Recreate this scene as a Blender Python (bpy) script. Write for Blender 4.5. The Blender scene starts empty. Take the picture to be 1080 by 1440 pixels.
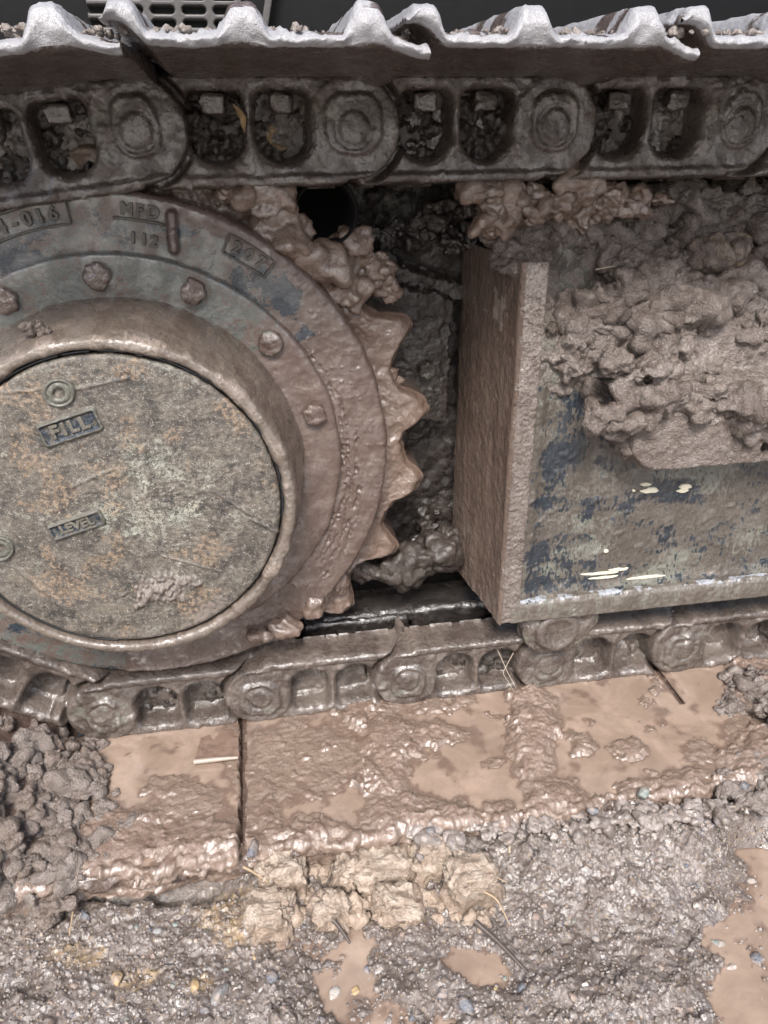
import bpy, bmesh, math, random
import numpy as np
from mathutils import Matrix, Vector
SC = bpy.context.scene
COL = SC.collection
rng = np.random.default_rng(7)
random.seed(7)

# ------------------------------------------------------------------ camera
FPX = 1089.43; YAW = 0.160131; PIT = 0.476193; ROL = -0.0087254
CP = np.array([0.0897361, -0.7790402, 0.0121974])
Fv = np.array([math.sin(YAW)*math.cos(PIT), math.cos(YAW)*math.cos(PIT), -math.sin(PIT)])
R0 = np.array([math.cos(YAW), -math.sin(YAW), 0.0]); U0 = np.cross(R0, Fv)
Rv = R0*math.cos(ROL) + U0*math.sin(ROL); Uv = -R0*math.sin(ROL) + U0*math.cos(ROL)
cam = bpy.data.cameras.new('camera'); camo = bpy.data.objects.new('camera', cam); COL.objects.link(camo)
cam.sensor_fit = 'VERTICAL'; cam.sensor_height = 36.0; cam.sensor_width = 27.0
cam.lens = FPX/1440.0*36.0
cam.clip_start = 0.02; cam.clip_end = 500
camo.matrix_world = Matrix(((Rv[0], Uv[0], -Fv[0], CP[0]), (Rv[1], Uv[1], -Fv[1], CP[1]), (Rv[2], Uv[2], -Fv[2], CP[2]), (0, 0, 0, 1)))
SC.camera = camo

def ray(x, y): return Fv + Rv*(x-540)/FPX - Uv*(y-720)/FPX
def PY(x, y, Y): r = ray(x, y); return CP + r*(Y-CP[1])/r[1]
def PZ(x, y, Z): r = ray(x, y); return CP + r*(Z-CP[2])/r[2]
def pix(X, Y, Z):                                  # where a world point lands in the photograph (for laying things out)
    dx, dy, dz = X-CP[0], Y-CP[1], Z-CP[2]
    w = np.maximum(dx*Fv[0]+dy*Fv[1]+dz*Fv[2], .02)
    return (540+FPX*(dx*Rv[0]+dy*Rv[1]+dz*Rv[2])/w, 720-FPX*(dx*Uv[0]+dy*Uv[1]+dz*Uv[2])/w)

# ------------------------------------------------------------------ sky, sun, exposure
ELEV = math.radians(50); AZ = math.radians(192)      # high soft light from the camera's side, a little from the left
W = bpy.data.worlds.new('World'); SC.world = W; W.use_nodes = True
nt = W.node_tree; bg = nt.nodes['Background']
sky = nt.nodes.new('ShaderNodeTexSky'); sky.sky_type = 'NISHITA'; sky.sun_disc = False
sky.sun_elevation = ELEV; sky.sun_rotation = AZ; sky.air_density = 1.0; sky.dust_density = 3.6; sky.ozone_density = 0.6
nt.links.new(sky.outputs[0], bg.inputs[0]); bg.inputs[1].default_value = 0.062
sl = bpy.data.lights.new('sun', 'SUN'); sl.energy = 1.5; sl.angle = math.radians(18); sl.color = (1.0, .99, .975)
so = bpy.data.objects.new('sun', sl); COL.objects.link(so)
sd = Vector((math.sin(AZ)*math.cos(ELEV), math.cos(AZ)*math.cos(ELEV), math.sin(ELEV)))
so.rotation_euler = sd.to_track_quat('Z', 'Y').to_euler(); so.location = (0, -3, 4)
SC.view_settings.view_transform = 'Standard'; SC.view_settings.look = 'None'
SC.view_settings.gamma = 1.0; SC.view_settings.exposure = 2.1
SC.render.engine = 'CYCLES'
SC.cycles.max_bounces = 6; SC.cycles.diffuse_bounces = 2
SC.cycles.use_denoising = True

# ------------------------------------------------------------------ noise
def _h(ix, iy, iz, s):
    n = (ix.astype(np.uint32)*np.uint32(73856093)) ^ (iy.astype(np.uint32)*np.uint32(19349663)) ^ (iz.astype(np.uint32)*np.uint32(83492791)) ^ np.uint32((s*2654435761) & 0xffffffff)
    n ^= n >> np.uint32(13); n *= np.uint32(0x5bd1e995); n ^= n >> np.uint32(15); n *= np.uint32(0x27d4eb2d); n ^= n >> np.uint32(13)
    return n
_G = np.array([(1,1,0),(-1,1,0),(1,-1,0),(-1,-1,0),(1,0,1),(-1,0,1),(1,0,-1),(-1,0,-1),(0,1,1),(0,-1,1),(0,1,-1),(0,-1,-1)], np.float32)
def pn(x, y, z, s=0):
    x, y, z = np.broadcast_arrays(np.asarray(x, np.float32), np.asarray(y, np.float32), np.asarray(z, np.float32))
    fx, fy, fz = np.floor(x), np.floor(y), np.floor(z)
    ix, iy, iz = fx.astype(np.int32), fy.astype(np.int32), fz.astype(np.int32)
    x = x-fx; y = y-fy; z = z-fz
    u = x*x*x*(x*(x*6-15)+10); v = y*y*y*(y*(y*6-15)+10); w = z*z*z*(z*(z*6-15)+10)
    def c(a, b, d):
        g = _G[_h(ix+a, iy+b, iz+d, s) % np.uint32(12)]
        return g[..., 0]*(x-a)+g[..., 1]*(y-b)+g[..., 2]*(z-d)
    x00 = c(0,0,0); x00 += u*(c(1,0,0)-x00)
    x10 = c(0,1,0); x10 += u*(c(1,1,0)-x10)
    x01 = c(0,0,1); x01 += u*(c(1,0,1)-x01)
    x11 = c(0,1,1); x11 += u*(c(1,1,1)-x11)
    a = x00+v*(x10-x00); b = x01+v*(x11-x01)
    return a+w*(b-a)
def fbm(x, y, z, sc, octv=4, gain=.5, s=0, kind=''):
    t = 0; a = 1.0
    for i in range(octv):
        n = pn(x*sc, y*sc, z*sc, s+i*17)
        if kind == 'b': n = np.abs(n)*2-.5            # billow: rounded lumps, sharp creases
        elif kind == 'r': n = .5-np.abs(n)*2          # ridged
        t = t + a*n; a *= gain; sc *= 2.03
    return t
def sm(x, a, b):
    t = np.clip((x-a)/(b-a), 0, 1); return t*t*(3-2*t)
def rbox(x, y, cx, cy, hx, hy, r):
    qx = np.abs(x-cx)-hx+r; qy = np.abs(y-cy)-hy+r
    return np.hypot(np.maximum(qx, 0), np.maximum(qy, 0))+np.minimum(np.maximum(qx, qy), 0)-r
def smin(a, b, k):
    h = np.clip(.5+.5*(b-a)/k, 0, 1); return b+(a-b)*h-k*h*(1-h)

def stamps(H, U, V, n, rmin, rmax, mask=None, hh=.8, pw=.5, power=2.2, warp=.35, seed=0, sink=.25, asp=.65):
    """lay n rounded lumps on the height field H(u, v) (uniform grid); mask gives the chance of a lump at a place"""
    g = np.random.default_rng(seed)
    u0, v0 = U[0, 0], V[0, 0]; du = U[1, 0]-U[0, 0]; dv = V[0, 1]-V[0, 0]
    nu, nv = H.shape
    k = 1.0/max(rmax, 1e-4)
    Wu = pn(U*k*1.6, V*k*1.6, 3.1, seed+5)+.22*pn(U*k*4.5, V*k*4.5, 7.7, seed+6)
    Wv = pn(U*k*1.6, V*k*1.6, 11.3, seed+7)+.22*pn(U*k*4.5, V*k*4.5, 1.7, seed+8)
    rs = rmin*(1-g.random(n)*(1-(rmin/rmax)**power))**(-1/power)
    rs = np.minimum(np.sort(rs), rmax)
    for r in rs:
        i = g.integers(0, nu); j = g.integers(0, nv)
        if mask is not None and g.random() > mask[i, j]: continue
        ni, nj = int(r*1.3/abs(du))+1, int(r*1.3/abs(dv))+1
        a, b, c, d = max(i-ni, 0), min(i+ni+1, nu), max(j-nj, 0), min(j+nj+1, nv)
        uu = U[a:b, c:d]-U[i, j]+Wu[a:b, c:d]*r*warp*2; vv = V[a:b, c:d]-V[i, j]+Wv[a:b, c:d]*r*warp*2
        t = g.random()*math.pi; q = 1-g.random()*(1-asp)
        x = uu*math.cos(t)+vv*math.sin(t); y = (vv*math.cos(t)-uu*math.sin(t))/q
        e = np.clip(1-(x*x+y*y)/(r*r), 0, 1)
        h = r*hh*(.6+.6*g.random())
        bump = H[i, j]-sink*h+h*e**pw
        H[a:b, c:d] = np.where(e > 0, np.maximum(H[a:b, c:d], bump), H[a:b, c:d])
    return H

# ------------------------------------------------------------------ materials
def rgb(c): return (c[0], c[1], c[2], 1.0)
class NB:
    def __init__(s, name):
        s.m = bpy.data.materials.new(name); s.m.use_nodes = True; s.t = s.m.node_tree; s.n = s.t.nodes; s.p = s.n['Principled BSDF']
        s.pos = s.n.new('ShaderNodeNewGeometry').outputs['Position']
    def l(s, a, b): s.t.links.new(a, b)
    def val(s, sock, v):
        if hasattr(v, 'is_output'): s.l(v, sock)
        elif isinstance(v, (tuple, list)): sock.default_value = rgb(v)
        else: sock.default_value = v
    def noise(s, sc, det=4, rough=.55, dist=0., vec=None):
        n = s.n.new('ShaderNodeTexNoise'); n.inputs['Scale'].default_value = sc; n.inputs['Detail'].default_value = det
        n.inputs['Roughness'].default_value = rough; n.inputs['Distortion'].default_value = dist; s.l(vec or s.pos, n.inputs['Vector']); return n.outputs['Fac']
    def scaled(s, v):
        m = s.n.new('ShaderNodeVectorMath'); m.operation = 'MULTIPLY'; s.l(s.pos, m.inputs[0]); m.inputs[1].default_value = v; return m.outputs[0]
    def vor(s, sc, feat='F1', out='Distance'):
        n = s.n.new('ShaderNodeTexVoronoi'); n.feature = feat; n.inputs['Scale'].default_value = sc; s.l(s.pos, n.inputs['Vector']); return n.outputs[out]
    def math(s, op, a, b=0., c=None):
        m = s.n.new('ShaderNodeMath'); m.operation = op; s.val(m.inputs[0], a); s.val(m.inputs[1], b)
        if c is not None: s.val(m.inputs[2], c)
        return m.outputs[0]
    def mr(s, v, a, b, c=0., d=1.):
        m = s.n.new('ShaderNodeMapRange'); m.interpolation_type = 'SMOOTHSTEP'
        s.val(m.inputs[0], v); m.inputs[1].default_value = a; m.inputs[2].default_value = b; m.inputs[3].default_value = c; m.inputs[4].default_value = d; return m.outputs[0]
    def mix(s, f, a, b, mode='MIX'):
        m = s.n.new('ShaderNodeMix'); m.data_type = 'RGBA'; m.blend_type = mode
        s.val(m.inputs[0], f); s.val(m.inputs[6], a); s.val(m.inputs[7], b); return m.outputs[2]
    def attr(s, name):
        a = s.n.new('ShaderNodeAttribute'); a.attribute_name = name; return a.outputs['Fac']
    def bump(s, h, dist, strength=1., nrm=None):
        b = s.n.new('ShaderNodeBump'); b.inputs['Strength'].default_value = strength; b.inputs['Distance'].default_value = dist
        s.l(h, b.inputs['Height'])
        if nrm: s.l(nrm, b.inputs['Normal'])
        return b.outputs['Normal']

WET = (.105, .068, .053); MID = (.205, .147, .121); DRY = (.37, .30, .255)
def mud_mat(name, wet=WET, dry=MID, pale=DRY, paint=(.022, .034, .052), film=(.17, .175, .14), rw=.2, rd=.55, coat=.8, b1=.0012, b2=.0007, fine=1.0, stretch=None, shine=.5, specks=0.0, crumb=0.0):
    """mud over steel.  Vertex attributes: dry 0..1, pale 0..1 (dried crust; on upper shoes also painted sky light), film (thin dirty film on paint), paint (bare paint), ochre"""
    b = NB(name)
    v = b.scaled(stretch) if stretch else None
    n0 = b.noise(14, 4); n1 = b.noise(70, 6, .6, vec=v); n2 = b.noise(330, 5, .6, vec=v); n3 = b.noise(1300, 3, .6)
    d = b.math('ADD', b.attr('dry'), b.math('ADD', b.math('MULTIPLY_ADD', n1, 1.5, -.75), b.math('MULTIPLY_ADD', n0, 1.2, -.6)))
    d = b.math('MULTIPLY_ADD', n2, .8, b.math('SUBTRACT', d, .4))
    d = b.mr(d, -.1, 1.0)
    c = b.mix(d, wet, dry)
    pl = b.mr(b.math('ADD', b.attr('pale'), b.math('ADD', b.math('MULTIPLY_ADD', n2, 1.4, -.7), b.math('MULTIPLY_ADD', n1, 1.2, -.6))), .35, .85)
    c = b.mix(pl, c, pale)
    oc = b.mr(b.math('ADD', b.attr('ochre'), b.math('MULTIPLY_ADD', n1, 1.4, -.7)), .3, .8)
    c = b.mix(oc, c, (.46, .33, .19))
    si = b.mr(b.math('ADD', b.attr('silt'), b.math('MULTIPLY_ADD', n1, .8, -.4)), .2, .8); c = b.mix(si, c, (.285, .21, .163))
    fl = b.mr(b.math('ADD', b.attr('film'), b.math('ADD', b.math('MULTIPLY_ADD', n2, 1.5, -.75), b.math('MULTIPLY_ADD', n1, 1.2, -.6))), .35, .65)
    c = b.mix(fl, c, b.mix(n3, tuple(.65*x for x in film), tuple(1.35*x for x in film)))
    pt = b.mr(b.math('ADD', b.attr('paint'), b.math('ADD', b.math('MULTIPLY_ADD', n2, 1.8, -.9), b.math('MULTIPLY_ADD', n1, 1.6, -.8))), .42, .6)
    c = b.mix(pt, c, paint)
    if specks:
        sp = b.vor(420, out='Color'); sep = b.n.new('ShaderNodeSeparateColor'); b.l(sp, sep.inputs[0])
        c = b.mix(b.math('MULTIPLY', b.mr(sep.outputs[0], .90, .92), specks), c, (.5, .46, .42))
        c = b.mix(b.math('MULTIPLY', b.mr(sep.outputs[1], .88, .90), specks), c, (.06, .065, .085))
        c = b.mix(b.math('MULTIPLY', b.mr(sep.outputs[2], .94, .95), specks), c, (.5, .33, .16))
    c = b.mix(1.0, c, b.mix(n3, (.40, .395, .39), (.88, .88, .88)), 'MULTIPLY')
    b.l(c, b.p.inputs['Base Color'])
    r = b.math('MULTIPLY_ADD', d, rd-rw, rw); r = b.math('MULTIPLY_ADD', pl, .2, r); r = b.math('MULTIPLY_ADD', n1, .25, b.math('SUBTRACT', r, .12))
    b.l(b.math('MAXIMUM', b.math('MULTIPLY', r, .8), .12), b.p.inputs['Roughness'])
    b.p.inputs['Specular IOR Level'].default_value = shine
    wetn = b.mr(b.math('ADD', b.math('MULTIPLY_ADD', n1, .6, b.noise(33, 3)), b.math('MULTIPLY', pl, -.2)), .66, .92)
    b.l(b.math('MULTIPLY', b.math('MAXIMUM', wetn, .22), coat), b.p.inputs['Coat Weight']); b.p.inputs['Coat Roughness'].default_value = .08; b.p.inputs['Coat IOR'].default_value = 1.75
    nn = b.bump(b.noise(125, 3, .5), b1*fine*1.7); nn = b.bump(n2, b1*fine*.7, nrm=nn); b.l(nn, b.p.inputs['Coat Normal'])
    if crumb: nn = b.bump(b.noise(260, 6, .72), crumb, nrm=nn); b.l(nn, b.p.inputs['Coat Normal']); nn = b.bump(b.vor(420), crumb*.5, nrm=nn)
    nn = b.bump(n3, b2*fine, nrm=nn)
    b.l(nn, b.p.inputs['Normal'])
    return b.m

M_mud = mud_mat('wet_mud')
M_disc = mud_mat('smeared_wet_mud', wet=(.125, .084, .068), dry=(.20, .145, .12), b1=.0005, b2=.0005, rw=.18, rd=.45, coat=.8, film=(.125, .14, .128), paint=(.018, .03, .045))
M_slurry = mud_mat('slurry_mud', wet=(.20, .135, .102), dry=(.34, .25, .198), rw=.16, rd=.42, coat=1.)
M_link = mud_mat('muddy_steel', wet=(.08, .06, .05), dry=(.17, .135, .113), pale=(.32, .27, .23), rw=.22, rd=.5, coat=.9)
M_dark = mud_mat('shade_toned_mud', wet=(.034, .027, .023), dry=(.085, .067, .057), pale=(.17, .14, .12), coat=.35, shine=.3)  # mud colours darkened to carry the shade of recesses and link windows
M_heap = mud_mat('heaped_mud', wet=(.155, .117, .097), dry=(.31, .255, .222), pale=(.47, .41, .37), rw=.2, rd=.6, coat=.6, b1=.0016, b2=.0008, crumb=.0027)
M_drum = mud_mat('drum_mud', wet=(.12, .088, .07), dry=(.2, .16, .128), rw=.25, rd=.5, coat=.8, stretch=(1, .35, 1))
M_face = mud_mat('smeared_mud', wet=(.20, .142, .113), dry=(.30, .225, .182), rw=.2, rd=.4, coat=.9, stretch=(1, 1, .8))
M_panel = mud_mat('scraped_paint_and_mud', wet=(.095, .08, .066), dry=(.175, .148, .122), film=(.215, .215, .18), pale=(.46, .49, .55), paint=(.019, .027, .038), rw=.28, rd=.55, coat=.5, stretch=(.8, 1, .35))
M_ground = mud_mat('gravelly_mud', wet=(.165, .130, .111), dry=(.35, .296, .266), pale=(.44, .395, .37), rw=.17, rd=.5, coat=.7, b1=.0014, b2=.0008, specks=.28)
M_shoe = mud_mat('shoe_mud', wet=(.10, .072, .06), dry=(.15, .112, .094), pale=(.40, .395, .41), rw=.2, rd=.5, coat=.6)  # pale: mud crust with cool sky light mixed into the colour
M_clay = mud_mat('clay', wet=(.31, .235, .18), dry=(.51, .39, .30), pale=(.60, .51, .42), rw=.4, rd=.7, coat=.25, b1=.0016, crumb=.0012)

def simple(name, c, rough=.5, metal=0., var=.3, sc=200, bmp=.0004):
    b = NB(name); n = b.noise(sc, 5)
    b.l(b.mix(n, tuple(x*(1-var) for x in c), tuple(x*(1+var) for x in c)), b.p.inputs['Base Color'])
    b.p.inputs['Roughness'].default_value = rough; b.p.inputs['Metallic'].default_value = metal
    if rough > .5: b.p.inputs['Specular IOR Level'].default_value = .15
    b.l(b.bump(n, bmp), b.p.inputs['Normal']); return b.m
M_black = simple('black_paint', (.010, .011, .013), .4)
M_body = simple('dark_body_paint', (.004, .004, .0045), .55, sc=60)
M_hole = simple('bore_darkness', (.008, .007, .007), .95)  # near-black colour standing in for the shade deep inside the bore
M_grille = simple('grille_paint', (.05, .046, .044), .5)
M_chip = simple('cream_primer', (.5, .47, .37), .6, sc=500)
M_straw = simple('straw', (.28, .21, .14), .6, sc=300)
M_drystraw = simple('pale_straw', (.42, .33, .23), .5, sc=300)
M_twig = simple('dark_twig', (.06, .045, .038), .45, sc=300)
M_leaf = simple('wet_dead_leaf', (.17, .115, .088), .3, var=.5, sc=90, bmp=.002)
M_roll = simple('dirty_leaf_edge', (.27, .22, .18), .4, sc=400)
M_pale = simple('pale_fibre', (.32, .27, .22), .5)
def stone_mat(name, c):
    b = NB(name); n = b.noise(260, 5, .65); m = b.mr(b.noise(120, 5, .65), .44, .60)
    k = b.mix(n, tuple(x*.6 for x in c), tuple(x*1.3 for x in c)); k = b.mix(b.math('MULTIPLY', m, .85), k, (.24, .19, .16))
    b.l(k, b.p.inputs['Base Color']); b.p.inputs['Roughness'].default_value = .22; b.l(b.bump(n, .0018), b.p.inputs['Normal']); return b.m
STONES = [stone_mat('stone_'+n, c) for n, c in (('slate', (.10, .105, .12)), ('grey', (.22, .215, .21)), ('pale', (.42, .39, .36)), ('ochre', (.38, .27, .14)), ('brown', (.19, .14, .115)), ('green', (.16, .19, .175)))]

def puddle_mat():
    b = NB('muddy_water'); n = b.noise(16, 6, .6, .8); n2 = b.noise(500, 3); n1 = b.noise(75, 5, .6)
    c = b.mix(b.mr(n, .3, .7), (.19, .139, .107), (.28, .208, .162))
    c = b.mix(b.math('MULTIPLY', b.mr(n1, .45, .7), .45), c, (.20, .148, .117))
    c = b.mix(b.math('MULTIPLY', b.mr(b.math('ADD', b.attr('shallow'), b.math('MULTIPLY_ADD', n1, .9, -.45)), .1, .95), .85), c, (.115, .078, .06))
    sc = b.mr(b.math('ADD', n2, b.math('MULTIPLY', n1, .6)), .98, 1.06)
    c = b.mix(b.math('MULTIPLY', sc, .6), c, (.17, .125, .1))
    b.l(c, b.p.inputs['Base Color']); b.l(b.mr(n1, .3, .8, .03, .12), b.p.inputs['Roughness']); b.p.inputs['Specular IOR Level'].default_value = .8
    b.l(b.bump(b.noise(60, 4), .0008), b.p.inputs['Normal'])
    return b.m
M_water = puddle_mat()

def cover_mat():
    b = NB('mottled_cover'); n0 = b.noise(9, 4, .6); n1 = b.noise(38, 6, .68, .6); n2 = b.noise(230, 5, .7); n3 = b.noise(950, 3, .7); nm = b.noise(48, 14, .8, .3)
    c = b.mix(b.mr(nm, .40, .60), (.024, .020, .016), (.138, .117, .092))
    c = b.mix(b.math('MULTIPLY', b.mr(n1, .42, .62), .6), c, b.mix(n3, (.06, .048, .04), (.12, .096, .08)))
    lich = b.math('MULTIPLY', b.mr(b.math('ADD', n1, b.math('MULTIPLY', b.attr('pale'), .42)), .54, .74), b.mr(b.math('ADD', n2, b.math('MULTIPLY_ADD', n3, .9, -.45)), .40, .60))
    c = b.mix(lich, c, b.mix(b.mr(n0, .4, .6), (.31, .305, .245), (.27, .30, .25)))
    oc = b.math('MULTIPLY', b.mr(b.math('ADD', b.noise(26, 4, .6, 1.2), b.math('MULTIPLY', b.attr('ochre'), .3)), .60, .72), b.mr(n2, .42, .62))
    c = b.mix(b.math('MULTIPLY', oc, .75), c, (.22, .14, .08))
    c = b.mix(b.mr(b.math('ADD', n3, b.math('MULTIPLY_ADD', n2, .8, -.4)), .58, .68), c, (.26, .235, .2))
    c = b.mix(b.mr(b.math('ADD', n3, b.math('MULTIPLY_ADD', n2, .8, -.4)), .42, .34), c, (.03, .03, .03))
    md = b.mr(b.math('ADD', b.attr('dry'), b.math('MULTIPLY_ADD', n2, 1.2, -.6)), .4, .8)
    c = b.mix(md, c, b.mix(n3, (.1, .08, .068), (.22, .185, .16)))
    b.l(c, b.p.inputs['Base Color']); b.l(b.math('MULTIPLY_ADD', n1, .5, .25), b.p.inputs['Roughness'])
    b.p.inputs['Coat Weight'].default_value = .5; b.p.inputs['Coat Roughness'].default_value = .15
    nn = b.bump(nm, .0016); nn = b.bump(n2, .0009, nrm=nn); nn = b.bump(n3, .0005, nrm=nn); b.l(nn, b.p.inputs['Normal']); b.l(nn, b.p.inputs['Coat Normal'])
    return b.m
M_cover = cover_mat()

# ------------------------------------------------------------------ objects
def raw_mesh(name, V, Fq, smooth=True, attrs=None):
    me = bpy.data.meshes.new(name); V = np.asarray(V, np.float32).reshape(-1, 3); Fq = np.asarray(Fq, np.int32)
    k = Fq.shape[1]
    me.vertices.add(len(V)); me.vertices.foreach_set('co', V.ravel())
    me.loops.add(Fq.size); me.loops.foreach_set('vertex_index', Fq.ravel())
    me.polygons.add(len(Fq)); me.polygons.foreach_set('loop_start', np.arange(0, Fq.size, k, dtype=np.int32))
    me.polygons.foreach_set('loop_total', np.full(len(Fq), k, np.int32))
    me.polygons.foreach_set('use_smooth', np.full(len(Fq), smooth, bool))
    for n, a in (attrs or {}).items():
        at = me.attributes.new(n, 'FLOAT', 'POINT'); at.data.foreach_set('value', np.broadcast_to(np.asarray(a, np.float32), V.shape[:1] if np.ndim(a) == 0 else np.shape(a)).astype(np.float32).ravel())
    me.update(calc_edges=True); return me
def tag(o, label=None, cat=None, group=None, kind=None):
    if label: o['label'] = label
    if cat: o['category'] = cat
    if group: o['group'] = group
    if kind: o['kind'] = kind
    return o
def thing(name, label, cat, loc, group=None):
    o = bpy.data.objects.new(name, None); COL.objects.link(o); o.location = loc; o.empty_display_size = .05
    return tag(o, label, cat, group)
def wloc(o):
    l = Vector(o.location)
    while o.parent: o = o.parent; l = l+Vector(o.location)
    return np.array(l)
def put(name, V, Fq, mat, parent=None, smooth=True, attrs=None, loc=None):
    """V in world coordinates; the origin becomes the parent's base (or loc)"""
    V = np.asarray(V, np.float64).reshape(-1, 3)
    base = wloc(parent) if parent else (np.array(loc) if loc is not None else np.array([V[:, 0].mean(), V[:, 1].mean(), V[:, 2].min()]))
    me = raw_mesh(name, V-base, Fq, smooth, attrs); me.materials.append(mat)
    o = bpy.data.objects.new(name, me); COL.objects.link(o)
    if parent: o.parent = parent
    else: o.location = base
    return o
def quads(nu, nv, mask=None, flip=False, closeu=False):
    idx = np.arange(nu*nv).reshape(nu, nv)
    if closeu: idx = np.vstack([idx, idx[:1]])
    a, b, c, d = idx[:-1, :-1], idx[1:, :-1], idx[1:, 1:], idx[:-1, 1:]
    q = np.stack([a, b, c, d] if not flip else [a, d, c, b], -1)
    return q[mask] if mask is not None else q.reshape(-1, 4)
def compact(V, q, attrs):
    used = np.unique(q); m = np.full(len(V), -1); m[used] = np.arange(len(used))
    return V[used], m[q], {k: np.asarray(a).ravel()[used] for k, a in (attrs or {}).items() if np.ndim(a)}
def grid(name, P, mat, parent=None, attrs=None, vmask=None, flip=False, closeu=False, loc=None):
    nu, nv = P.shape[:2]; cm = None
    if vmask is not None: cm = vmask[:-1, :-1] | vmask[1:, :-1] | vmask[1:, 1:] | vmask[:-1, 1:]
    q = quads(nu, nv, cm, flip, closeu); V = P.reshape(-1, 3)
    at = {k: np.broadcast_to(a, (nu, nv)).ravel() for k, a in (attrs or {}).items()}
    V, q, at = compact(V, q, at)
    return put(name, V, q, mat, parent, True, at, loc)
def bm_put(name, bm, mat, parent=None, smooth=False, loc=None):
    bm.verts.ensure_lookup_table(); V = np.array([v.co[:] for v in bm.verts])
    base = wloc(parent) if parent else (np.array(loc) if loc is not None else np.array([V[:, 0].mean(), V[:, 1].mean(), V[:, 2].min()]))
    for v in bm.verts: v.co -= Vector(base)
    me = bpy.data.meshes.new(name); bm.to_mesh(me); bm.free(); me.materials.append(mat)
    for p in me.polygons: p.use_smooth = smooth
    o = bpy.data.objects.new(name, me); COL.objects.link(o)
    if parent: o.parent = parent
    else: o.location = base
    return o
def box_bm(bm, c, h, bev=.002, rot=None):
    r = bmesh.ops.create_cube(bm, size=1.0)
    bmesh.ops.scale(bm, vec=(2*h[0], 2*h[1], 2*h[2]), verts=r['verts'])
    if bev: 
        es = list({e for v in r['verts'] for e in v.link_edges}); rr = bmesh.ops.bevel(bm, geom=es, offset=bev, segments=2, affect='EDGES', profile=.6); vs = list({v for f in rr['faces'] for v in f.verts} | {v for v in r['verts'] if v.is_valid})
    else: vs = r['verts']
    vs = [v for v in vs if v.is_valid]
    if rot is not None: bmesh.ops.rotate(bm, cent=(0, 0, 0), matrix=rot, verts=vs)
    bmesh.ops.translate(bm, vec=c, verts=vs)
def tube_vf(path, rad, n=7):
    path = np.asarray(path, float); m = len(path); rad = np.broadcast_to(rad, (m,)); V = []
    for i in range(m):
        t = path[min(i+1, m-1)]-path[max(i-1, 0)]; t /= np.linalg.norm(t)+1e-9
        a = np.cross(t, [0.3, .9, .2]); a /= np.linalg.norm(a)+1e-9; b = np.cross(t, a)
        for k in range(n):
            th = 2*math.pi*k/n; V.append(path[i]+rad[i]*(a*math.cos(th)+b*math.sin(th)))
    q = [(i*n+k, i*n+(k+1) % n, (i+1)*n+(k+1) % n, (i+1)*n+k) for i in range(m-1) for k in range(n)]
    return np.array(V), np.array(q)
_ico = {}
def ico(sub):
    if sub not in _ico:
        bm = bmesh.new(); bmesh.ops.create_icosphere(bm, subdivisions=sub, radius=1.0)
        _ico[sub] = (np.array([v.co[:] for v in bm.verts]), np.array([[v.index for v in f.verts] for f in bm.faces])); bm.free()
    return _ico[sub]
def blob(c, r, seed, amp=.35, sub=5, freq=1.6, kind='b', fineamp=.10):
    rm = float(np.mean(r)); sub = 5 if rm > .026 else 4 if rm > .0115 else 3 if rm > .0038 else 2
    V, Fc = ico(sub); r = np.broadcast_to(np.asarray(r, float), (3,)); P = V*r+np.asarray(c); N = V/r; N /= np.linalg.norm(N, axis=1)[:, None]
    L = r.mean(); x, y, z = P[:, 0]+seed*.37, P[:, 1], P[:, 2]
    d = L*amp*2.1*fbm(x, y, z, .75/L, 3, .5, seed)+min(.0034, .17*L)*amp/.35*fbm(x, y, z, 62, 3, .45, seed+3)+min(.0016, .085*L)*fineamp/.1*fbm(x, y, z, 210, 2, .5, seed+9)
    return P+N*d[:, None], Fc
def blobs(parts):
    Vs, Fs, o = [], [], 0
    for V, Fc in parts: Vs.append(V); Fs.append(Fc+o); o += len(V)
    return np.concatenate(Vs), np.concatenate(Fs)

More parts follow.
